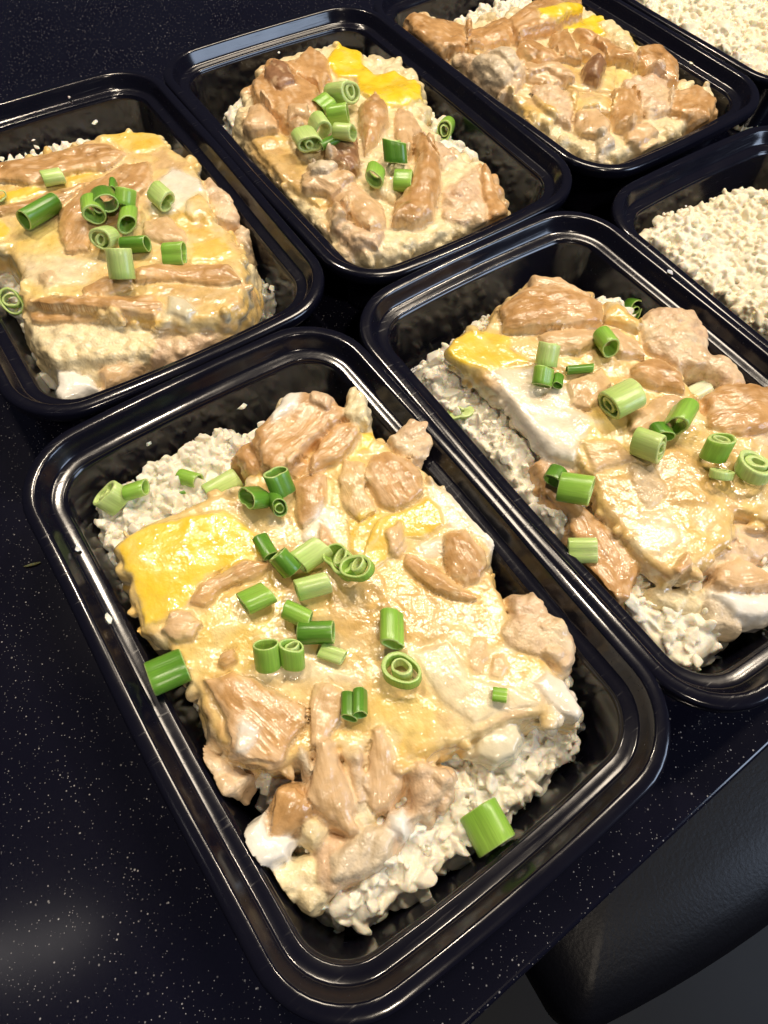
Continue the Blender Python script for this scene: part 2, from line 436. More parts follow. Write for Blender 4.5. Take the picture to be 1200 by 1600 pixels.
def slab(key, vox, pieces, name, label, cat, group=None, seed=1, lump=1.0, relief=1.0, nubs=70, nubr=1.0):
    """pieces: (kind, 'z'|'o', z or lift mm, thickness mm, dome mm, pixel outline[, flare])"""
    x0, y0, th = CONT[key]; c, s = math.cos(th), math.sin(th)
    polys = []; zbase = None
    for p in pieces:
        kind, mode, z, tk, dm, px = p[:6]
        if mode == 'z':
            zt_ = None
            if isinstance(z, tuple): zt_ = z; z = sum(z)/2
            zz = z + dm*.5
            if zbase is None: zbase = z
        else: zz = zbase + z + dm*.5
        polys.append(cloc(key, poly(px, RIM+zz/1000)))
    allp = np.concatenate(polys); lo = allp.min(0)-.010; hi = allp.max(0)+.010
    nx, ny = ((hi-lo)/vox).astype(int)+1
    zlo, zhi = RIM-.0395, RIM+.014; nz = int((zhi-zlo)/vox)+1
    X = lo[0]+np.arange(nx)*vox; Y = lo[1]+np.arange(ny)*vox; Z = zlo+np.arange(nz)*vox
    GX, GY = np.meshgrid(X, Y, indexing='ij'); P2 = np.stack([GX.ravel(), GY.ravel()], 1)
    g2 = lambda wl, sd: gnoise((nx, ny, 2), wl/vox, sd+seed*100)[:, :, 0]
    Hn = g2(.024, 1)*1.5 + g2(.010, 2)*1.05 + g2(.0048, 7)*.42
    wA = g2(.006, 3)*.8 + g2(.0025, 4)*.45 + g2(.0014, 5)*.22      # ragged outlines, mm
    g2n = (g2(.0055, 9)*.8+g2(.0028, 10)*.4)*lump**.5
    H = np.full((nx, ny), -99.0)
    recs = []
    D = np.full((nx, ny, nz), .02, np.float32); R = np.zeros((nx, ny, nz), np.float32)
    Zr = ((Z-RIM)*1000).astype(np.float32)
    for n, (p, Q) in enumerate(zip(pieces, polys)):
        kind, mode, z, tk, dm, px = p[:6]; slope = None
        if isinstance(z, tuple):
            slope = z; z = sum(z)/2; vv_ = [q_[1] for q_ in px]; um = sum(q_[0] for q_ in px)/len(px)
            ta, tb = cloc(key, poly([(um, min(vv_)), (um, max(vv_))], RIM+z/1000))
        flare = p[6] if len(p) > 6 else (.22 if mode == 'z' else 0)
        rough = KIND[kind][4]
        if mode == 'o' and kind not in ('butter', 'brown', 'cream2', 'white', 'yolk', 'gold'): dm *= relief; z += (relief-1)*1.5; tk += (relief-1)*3
        b0 = np.clip(((Q.min(0)-.011-lo)/vox).astype(int), 0, [nx-1, ny-1]); b1 = np.clip(((Q.max(0)+.011-lo)/vox).astype(int)+1, 1, [nx, ny])
        sl = (slice(b0[0], b1[0]), slice(b0[1], b1[1]))
        pp = np.stack([GX[sl].ravel(), GY[sl].ravel()], 1)
        d2 = pdist(pp, Q).reshape(GX[sl].shape)*1000
        jit = wA[sl]*(1.45 if mode == 'z' else 1.0)*(1.3 if rough > .5 or KIND[kind][5] else 1.0)
        if kind in ('yolk', 'gold', 'white'): jit = jit*.9
        d2 = d2 + jit
        dm = dm*(1.35 if KIND[kind][5] and mode == 'o' else 1); R0 = max(2.0, min(10.0, 1.7*dm+1.3 if KIND[kind][5] else 2.4*dm+2.0))
        prof = np.sqrt(np.clip(1-(1-np.clip(-d2/R0, 0, 1))**2, 0, 1))
        hz = Hn[sl]*(.85*lump if mode == 'z' else .10) + (g2n[sl]*(.7 if KIND[kind][5] else .3) if mode == 'o' else 0)
        base = H[sl] if mode == 'o' else np.full(d2.shape, float(z))
        if slope:
            tt = np.clip(((GX[sl]-ta[0])*(tb-ta)[0]+(GY[sl]-ta[1])*(tb-ta)[1])/((tb-ta)@(tb-ta)), -.1, 1.1); base = slope[0]+(slope[1]-slope[0])*tt
        if mode == 'o': base = np.where(base < -50, zbase, base)+z
        zt = base + dm*prof + hz
        zb = zt-tk if mode == 'o' or slope else np.full(d2.shape, float(z-tk))
        r = min(2.2 if mode == 'z' else 1.2, tk*.45)
        zz = Zr[None, None, :]
        e2 = d2[:, :, None] - flare*np.clip(zt[:, :, None]-zz, 0, 30)
        dz = np.maximum(zz-zt[:, :, None], zb[:, :, None]-zz)
        a = e2+r; b = dz+r
        d = np.sqrt(np.maximum(a, 0)**2+np.maximum(b, 0)**2)+np.minimum(np.maximum(a, b), 0)-r
        d = (d/1000).astype(np.float32)
        k = .0016 if mode == 'z' else .0010
        cur = D[sl]; h = np.clip(.5+.5*(cur-d)/k, 0, 1)
        D[sl] = cur*(1-h)+d*h-k*h*(1-h)
        rl = rough + (max(.62-rough, 0)*smoothstep(zt[:, :, None]-zz, 2.0, 5.0)).astype(np.float32) if mode == 'z' else rough
        R[sl] = R[sl]*(1-h)+rl*h
        H[sl] = np.where(d2 < 0, np.maximum(H[sl], zt), H[sl])
        recs.append((sl, d2, zt, zb, r, flare, b0))
    # torn crumbs along the cut edges
    rb = np.random.default_rng(seed+77); d2b, ztb, slb = recs[0][1], recs[0][2], recs[0][0]
    cand = np.argwhere((d2b > -3.2) & (d2b < 1.3)); nubl = []
    for ci, cj in cand[rb.permutation(len(cand))[:nubs]]:
        q = np.array([X[ci+slb[0].start], Y[cj+slb[1].start], RIM+(ztb[ci, cj]-rb.uniform(.8, 11))/1000]); ra = rb.uniform(.0011, .0026)*rb.choice([1, nubr])
        nubl.append((q, ra))
        i0 = [int((q[0]-lo[0]-2.2*ra)/vox), int((q[1]-lo[1]-2.2*ra)/vox), int((q[2]-zlo-2.2*ra)/vox)]
        i1 = [int((q[0]-lo[0]+2.2*ra)/vox)+2, int((q[1]-lo[1]+2.2*ra)/vox)+2, int((q[2]-zlo+2.2*ra)/vox)+2]
        i0 = np.maximum(i0, 0); i1 = np.minimum(i1, [nx, ny, nz])
        if (i1 <= i0).any(): continue
        s3 = tuple(slice(a_, b_) for a_, b_ in zip(i0, i1))
        st = rb.uniform(.6, 1.5, 3)
        dn = np.sqrt(((X[s3[0]][:, None, None]-q[0])/st[0])**2+((Y[s3[1]][None, :, None]-q[1])/st[1])**2+((Z[s3[2]][None, None, :]-q[2])/st[2])**2)-ra
        cur = D[s3]; k = .0008; h = np.clip(.5+.5*(cur-dn)/k, 0, 1)
        D[s3] = (cur*(1-h)+dn*h-k*h*(1-h)).astype(np.float32); R[s3] = R[s3]*(1-h)+.8*h
    sh = (nx, ny, nz)
    n8 = gnoise(sh, .008/vox, seed+1); n3 = gnoise(sh, .0036/vox, seed+2); n2 = gnoise(sh, .0019/vox, seed+3)
    D += ((.40*n8 + (.07+1.35*R)*(.55-np.abs(n3)*1.7)*.9 + (.06+.50*R)*n2)*.001).astype(np.float32)
    # stay inside the tub
    sd = inside_sd(key, np.stack([x0+P2[:, 0]*c-P2[:, 1]*s, y0+P2[:, 0]*s+P2[:, 1]*c], 1), RIM-.03).reshape(nx, ny)
    for kz in range(nz):
        if Z[kz] < RIM-.003:
            extra = np.interp(RIM-Z[kz], [0, .010, .0345, .0405], [.0045, .0104, .0137, .0172])-.0131
            D[:, :, kz] = np.maximum(D[:, :, kz], sd+extra+.0008)
    D[0] = D[-1] = .02; D[:, 0] = D[:, -1] = .02; D[:, :, 0] = np.maximum(D[:, :, 0], .001); D[:, :, -1] = .02
    g = openvdb.FloatGrid(.02); g.copyFromArray(np.ascontiguousarray(D)); g.gridClass = openvdb.GridClass.LEVEL_SET
    pts, tri, quad = g.convertToPolygons(0.0, 0.0)
    pts = np.asarray(pts, float); Fq = np.asarray(quad, np.int64)
    V = lo_z = np.stack([lo[0]+pts[:, 0]*vox, lo[1]+pts[:, 1]*vox, zlo+pts[:, 2]*vox], 1)
    # evaluate every piece at the vertices
    N = len(V); zr = (V[:, 2]-RIM)*1000
    dm_all = np.full((len(pieces), N), 9.0, np.float32)
    jn = vnoise(V, .0025, seed+5)*.35 + vnoise(V, .0009, seed+6)*.2
    dep = np.zeros((len(pieces), N), np.float32)
    for n, (sl, d2, zt, zb, r, flare, b0) in enumerate(recs):
        ii = np.round(pts[:, 0]).astype(int)-b0[0]; jj = np.round(pts[:, 1]).astype(int)-b0[1]
        ok = np.where((ii >= 0) & (jj >= 0) & (ii < d2.shape[0]) & (jj < d2.shape[1]))[0]
        i, j = ii[ok], jj[ok]
        e2 = d2[i, j]-flare*np.clip(zt[i, j]-zr[ok], 0, 30)
        dz = np.maximum(zr[ok]-zt[i, j], zb[i, j]-zr[ok])
        a = e2+r; b = dz+r
        dm_all[n, ok] = np.sqrt(np.maximum(a, 0)**2+np.maximum(b, 0)**2)+np.minimum(np.maximum(a, b), 0)-r
        dep[n, ok] = -d2[i, j]
    score = dm_all.copy()
    for n, p in enumerate(pieces):
        if n: score[n] += jn*(1.0 if n % 2 else -1.0)
        if p[1] == 'o': score[n] -= .25
    lab = score.argmin(0)
    soft = np.array([1.6 if p[0] in ('butter', 'brown', 'cream2') else .9 if p[0] in ('yolk', 'gold', 'egg', 'white') else ((1.5 if p[4] <= 1.0 else .75) if p[1] == 'o' else .45) for p in pieces])[:, None]
    w = np.exp(-(score-score.min(0))/soft); w /= w.sum(0)
    nb = fbm(V, .011, seed+8, 3); nf = fbm(V, .004, seed+9, 3)
    C = np.zeros((N, 3)); fib = V*900.0
    disp = np.zeros(N)
    # normals of the whole surface
    def vnorm(V):
        A = V[Fq[:, 2]]-V[Fq[:, 0]]; B = V[Fq[:, 3]]-V[Fq[:, 1]]; fn = np.cross(A, B); vn = np.zeros_like(V)
        for q in range(4):
            for ax in range(3): vn[:, ax] += np.bincount(Fq[:, q], fn[:, ax], len(V))
        return vn/np.maximum(np.linalg.norm(vn, axis=1, keepdims=True), 1e-20)
    vn = vnorm(V)
    ctr = V.mean(0)
    if ((V-ctr)*vn).sum() < 0: Fq = Fq[:, ::-1].copy(); vn = -vn
    for n, p in enumerate(pieces):
        kind = p[0]; ca = np.array(KIND[kind][2]); cb = np.array(KIND[kind][3])
        t = np.clip(.5+.75*nb+.35*nf, 0, 1)
        if kind in ('chick', 'pale'):
            t = np.clip(smoothstep(dep[n], 0.3, 4.0)*.55+.55*nb+.35*nf+.05, 0, 1)
        if kind == 'egg': # golden and cream patches of the baked custard
            t = np.clip(.5+1.0*nb+.3*nf, 0, 1)
        cc = ca+(cb-ca)*t[:, None]
        if kind in ('chick', 'pale') and p[1] == 'o':      # a thin film of custard clings to the baked-in pieces
            film = (smoothstep(nf*.7+.6*fbm(V, .006, seed+31+n, 2), .12, .55)*.75*smoothstep(-dep[n], -5.0, -.5)); film = np.maximum(film, .6*smoothstep(-dep[n]+.5*nf, -1.4, .1))[:, None]
            cc = cc*(1-film)+np.array((.76, .56, .28))*film
        if kind == 'chick':
            sc = smoothstep(nb*.6+nf*.6, .3, .7)[:, None]; cc = cc*(1-.45*sc)
        if kind in ('yolk', 'gold'):
            ye = smoothstep(dep[n]+1.2*nf, -.1, 1.5)[:, None]; cc = np.array((.84, .64, .24))*(1-ye)+cc*ye
        if kind == 'yolk':
            pa = smoothstep(fbm(V, .007, seed+41, 3), .05, .6)[:, None]; cc = cc*(1-.42*pa)+np.array((.90, .70, .22))*.42*pa
        if kind in ('crumb', 'cream', 'grey'):
            pk = smoothstep(fbm(V, .005, seed+43, 2), .1, .5)[:, None]; cc = cc*(1-.5*pk)+np.array((.80, .68, .46))*.5*pk
        if kind == 'egg':
            cc = cc*(1-.0*nb[:, None])
            n2b = fbm(V, .016, seed+51, 3); n3b = fbm(V, .008, seed+52, 3)
            gold = smoothstep(n2b+.35*nf, .12, .6)[:, None]*.8; cc = cc*(1-gold)+np.array((.74, .46, .09))*gold
            tan = smoothstep(n3b-.5*n2b, .18, .6)[:, None]*.6; cc = cc*(1-tan)+np.array((.62, .38, .19))*tan
            pal = smoothstep(-n3b+.4*n2b, .2, .6)[:, None]*.7; cc = cc*(1-pal)+np.array((.82, .70, .44))*pal
            side = smoothstep(-vn[:, 2]+.25*nf, -.35, .05)[:, None]    # cut faces show the pale inside
            cc = cc*(1-side)+np.array((.76, .66, .45))*side
        C += w[n][:, None]*cc
    for n, p in enumerate(pieces):
        kind = p[0]
        if KIND[kind][5]:
            Q = polys[n]; q = Q-Q.mean(0); ev, ew = np.linalg.eigh(q.T@q); ax = ew[:, 1]; ac = ew[:, 0]
            mm = lab == n; L2 = V[mm, :2]-Q.mean(0)
            al = L2@ax + .0012*vnoise(V[mm], .006, seed+11); acr = L2@ac + .0016*vnoise(V[mm], .009, seed+12)
            f = np.stack([al*70, acr*750, V[mm, 2]*500], 1); fib[mm] = f
            g3 = np.stack([al/.0075, acr/.0021, V[mm, 2]/.003], 1); rg = vnoise(g3, 1.0, seed+14); i3 = vnoise(V[mm], .0016, seed+15)
            if p[4] >= 1.2:      # crevices where a piece has pulled away from the custard
                near = np.where(np.abs(dep[n]) < 2.2)[0]; gt = smoothstep(vnoise(V[near], .009, seed+61+n)+.35*vnoise(V[near], .003, seed+62), -.05, .45)
                disp[near] -= .95*np.exp(-((dep[n][near]+.15)/.55)**2)*gt*(score[n][near]-score[:, near].min(0) < 1.2)
            disp[mm] += (vnoise(f*[1, .42, .5], 1.0, seed+13)*.06 + (.5-np.abs(rg)*1.6)*.26 + i3*.13)*w[n][mm]
            st = smoothstep(rg+.4*i3, .05, .6)[:, None]*.55*w[n][mm][:, None]; C[mm] = C[mm]*(1-st)+np.array((.74, .52, .30))*st
        if kind in ('egg', 'butter', 'brown', 'cream2'):
            mm = lab == n
            b = vnoise(V[mm], .0022, seed+20); disp[mm] -= .00+ .42*np.clip(b-.42, 0, 1)
    V = V+vn*(disp*.001)[:, None]
    vn = vnorm(V)
    root = empty(name, (x0, y0, RIM-.03), th); tag(root, label, cat, group)
    Vl = V-[0, 0, RIM-.03]
    body = np.zeros(len(pieces), int)
    fl = lab[Fq[:, 0]]
    # pieces of custard merge into one body; everything else is a part of its own
    egg = [n for n, p in enumerate(pieces) if KIND[p[0]][0] == 'egg_layer']
    groups = ([egg] if egg else []) + [[n] for n in range(len(pieces)) if n not in egg]
    for gset in groups:
        sel = Fq[np.isin(fl, gset)]
        if len(sel) < 12: continue
        idx = np.unique(sel); mp = np.full(N, -1, np.int64); mp[idx] = np.arange(len(idx))
        kd = KIND[pieces[gset[0]][0]]
        mesh_obj(kd[0], Vl[idx], mp[sel], kd[1], root, True, C[idx], vn[idx], {'fib': fib[idx]})
    Wd = np.stack([x0+V[:, 0]*c-V[:, 1]*s, y0+V[:, 0]*s+V[:, 1]*c, V[:, 2]], 1)
    SOLIDS.append((Wd, Fq))
    return recs, polys, lo, vox

# ------------------------------------------------------------------ cauliflower rice
def hull(seed, n=13, flat=(1, .75, .6), sub=False):
    r = np.random.default_rng(seed); bm = bmesh.new()
    for _ in range(n):
        d = r.normal(size=3); d /= np.linalg.norm(d); d *= r.uniform(.75, 1.1); bm.verts.new(tuple(d*flat))
    bmesh.ops.convex_hull(bm, input=bm.verts); bmesh.ops.triangulate(bm, faces=bm.faces)
    loose = [v for v in bm.verts if not v.link_faces]
    bmesh.ops.delete(bm, geom=loose, context='VERTS')
    if sub:
        bmesh.ops.subdivide_edges(bm, edges=bm.edges, cuts=1, use_grid_fill=True)
        for _ in range(1): bmesh.ops.smooth_vert(bm, verts=bm.verts, factor=.30, use_axis_x=True, use_axis_y=True, use_axis_z=True)
        bmesh.ops.triangulate(bm, faces=bm.faces)
        for v in bm.verts: v.co *= 1.12
    bmesh.ops.recalc_face_normals(bm, faces=bm.faces)
    bm.verts.index_update(); V = np.array([v.co[:] for v in bm.verts]); T = np.array([[v.index for v in f.verts] for f in bm.faces]); bm.free()
    return V, T
GRAIN = [hull(100+i, 10+i % 5, (1, .62+.05*(i % 5), .45+.06*(i % 4))) for i in range(16)]
GRAINS = [hull(100+i, 11+i % 6, (1, .66+.05*(i % 5), .5+.06*(i % 4)), True) for i in range(16)]
BEAD = [hull(300+i, 18, (1, .95, .9)) for i in range(6)]
def rotm(r):
    q = r.normal(size=4); q /= np.linalg.norm(q); w, x, y, z = q
    return np.array([[1-2*(y*y+z*z), 2*(x*y-z*w), 2*(x*z+y*w)], [2*(x*y+z*w), 1-2*(x*x+z*z), 2*(y*z-x*w)], [2*(x*z-y*w), 2*(y*z+x*w), 1-2*(x*x+y*y)]])
RICE_C = (np.array((.83, .79, .66)), np.array((.80, .75, .595)), np.array((.85, .82, .72)))
def rice(key, px, zpx, hm, count, label, size=1.0, skip=None, tint=(1, 1, 1), edge=14., seed=3, fine=None, soft_=.05):
    GR = GRAINS; vx = fine or .00080
    x0, y0, th = CONT[key]; r = np.random.default_rng(seed); c, s = math.cos(th), math.sin(th)
    Q = cloc(key, poly(px, RIM+zpx/1000)); v = .0014
    lo = Q.min(0)-.004; hi = Q.max(0)+.004; nx, ny = ((hi-lo)/v).astype(int)+1
    X = lo[0]+np.arange(nx)*v; Y = lo[1]+np.arange(ny)*v; GX, GY = np.meshgrid(X, Y, indexing='ij')
    pp = np.stack([GX.ravel(), GY.ravel()], 1)
    def world(p): return np.stack([x0+p[:, 0]*c-p[:, 1]*s, y0+p[:, 0]*s+p[:, 1]*c], 1)
    FL = RIM-.0403
    def hgt(p):
        d = -pdist(p, Q)*1000; p3 = np.c_[p, np.zeros(len(p))]
        d = d+vnoise(p3, .012, seed)*2.0+vnoise(p3, .005, seed+1)*1.0
        t = np.clip(d/edge, 0, 1); h = hm*np.sqrt(np.clip(1-(1-t)**2, 0, 1))
        h = h*(1+.10*vnoise(p3, .02, seed+2))+np.where(d > 0, 1.5*vnoise(p3, .0085, seed+3)+.9*vnoise(p3, .004, seed+4), 0)
        h = h*(.45+.55*smoothstep(-inside_sd(key, world(p), RIM-.025), .0003, .0040))
        return np.where(d > 0, np.maximum(h, .2), -2.0), d
    h, d = hgt(pp); Zg = FL+h/1000
    Wp = world(pp)
    cap = inside_sd(key, Wp, RIM-.025)
    lim = np.where(cap > -.0005, FL-.002, 1); Zg = np.minimum(Zg, lim)
    V = [np.c_[pp, Zg]]; id_ = np.arange(nx*ny).reshape(nx, ny)
    T = np.concatenate([np.stack([id_[:-1, :-1].ravel(), id_[1:, :-1].ravel(), id_[1:, 1:].ravel()], 1), np.stack([id_[:-1, :-1].ravel(), id_[1:, 1:].ravel(), id_[:-1, 1:].ravel()], 1)])
    keep = (Zg[T].min(1) > FL-.0015); T = T[keep]
    SOLIDS.append((np.c_[Wp, Zg], T))
    Fs = [T]; nV = len(pp); C = [np.tile(RICE_C[1]*tint, (len(pp), 1))]
    made = 0
    count = int(count*1.0)
    while made < count:
        n = count*2; p = lo+r.uniform(size=(n, 2))*(hi-lo)
        hh, dd = hgt(p); ok = dd > -.8
        sdw = inside_sd(key, world(p), RIM-.025); ok &= sdw < -.0006
        if skip is not None:
            ok &= skip(p)
        p = p[ok]; hh = hh[ok]
        for q, z in zip(p, hh):
            if made >= count: break
            small = made < count*.38
            sz = r.lognormal(0, .30)*(.0020 if small else .0029)*size
            base = FL+max(z, 0)/1000+r.uniform(-.0012, .0012)+(-.0002 if small else .0009)
            col = RICE_C[r.integers(3)]*r.uniform(.90, 1.06)*tint
            parts = [(GR[r.integers(16)], sz*(1.0 if r.random() < .8 else 1.45), np.zeros(3))]
            if r.random() < .05:       # a little floret crumb of several beads
                parts = [(BEAD[r.integers(6)], sz*r.uniform(.4, .65), r.normal(size=3)*sz*.55) for _ in range(5)]
            for (gv, gt), ss, off in parts:
                vv = (gv*ss)@rotm(r).T+off+np.array([q[0], q[1], max(base, FL+ss*.45)])
                V.append(vv); Fs.append(gt+nV); nV += len(vv); C.append(np.tile(col*r.uniform(.95, 1.05), (len(vv), 1)))
            made += 1
    # the mound gets a bottom, then mound and grains are fused into one closed skin
    nb_ = len(pp); Vb = np.c_[pp, np.full(nb_, FL-.001)]
    bnd = {}
    for t3 in T:
        for q in range(3):
            k_ = (int(t3[q]), int(t3[(q+1) % 3])); bnd[k_] = 1
    rim_e = [k_ for k_ in bnd if (k_[1], k_[0]) not in bnd]
    side = []
    for i0, i1 in rim_e: side += [[i1, i0, i0+nV], [i1, i0+nV, i1+nV]]
    V.append(Vb); Fs += [T[:, ::-1]+nV, np.array(side)]
    V = np.concatenate(V); Tn = np.concatenate(Fs)
    tr = openvdb.createLinearTransform(vx)
    g = openvdb.FloatGrid.createLevelSetFromPolygons(V.astype(np.float32), triangles=Tn.astype(np.uint32), transform=tr, halfWidth=3.0)
    pts, tri, quad = g.convertToPolygons(vx*soft_, 0.0)
    pts = np.asarray(pts, float); Fq = np.asarray(quad, np.int64)
    A = pts[Fq[:, 2]]-pts[Fq[:, 0]]; B_ = pts[Fq[:, 3]]-pts[Fq[:, 1]]; fn = np.cross(A, B_)
    up = fn[:, 2][pts[Fq[:, 0], 2] > FL+.004]
    if up.sum() < 0: Fq = Fq[:, ::-1].copy()
    t_ = np.clip(.5+.6*fbm(pts, .004, seed+60, 2)+.5*vnoise(pts, .02, seed+61), 0, 1)[:, None]
    colr = (RICE_C[1]*(1-t_)+RICE_C[2]*t_)*np.array(tint)
    o = mesh_obj('cauliflower_rice', pts, Fq, M_RICE, None, True, colr)
    o.location = (x0, y0, 0); o.rotation_euler = (0, 0, th)
    tag(o, label, 'cauliflower rice', 'beds of rice in the containers', 'stuff')
    return Q

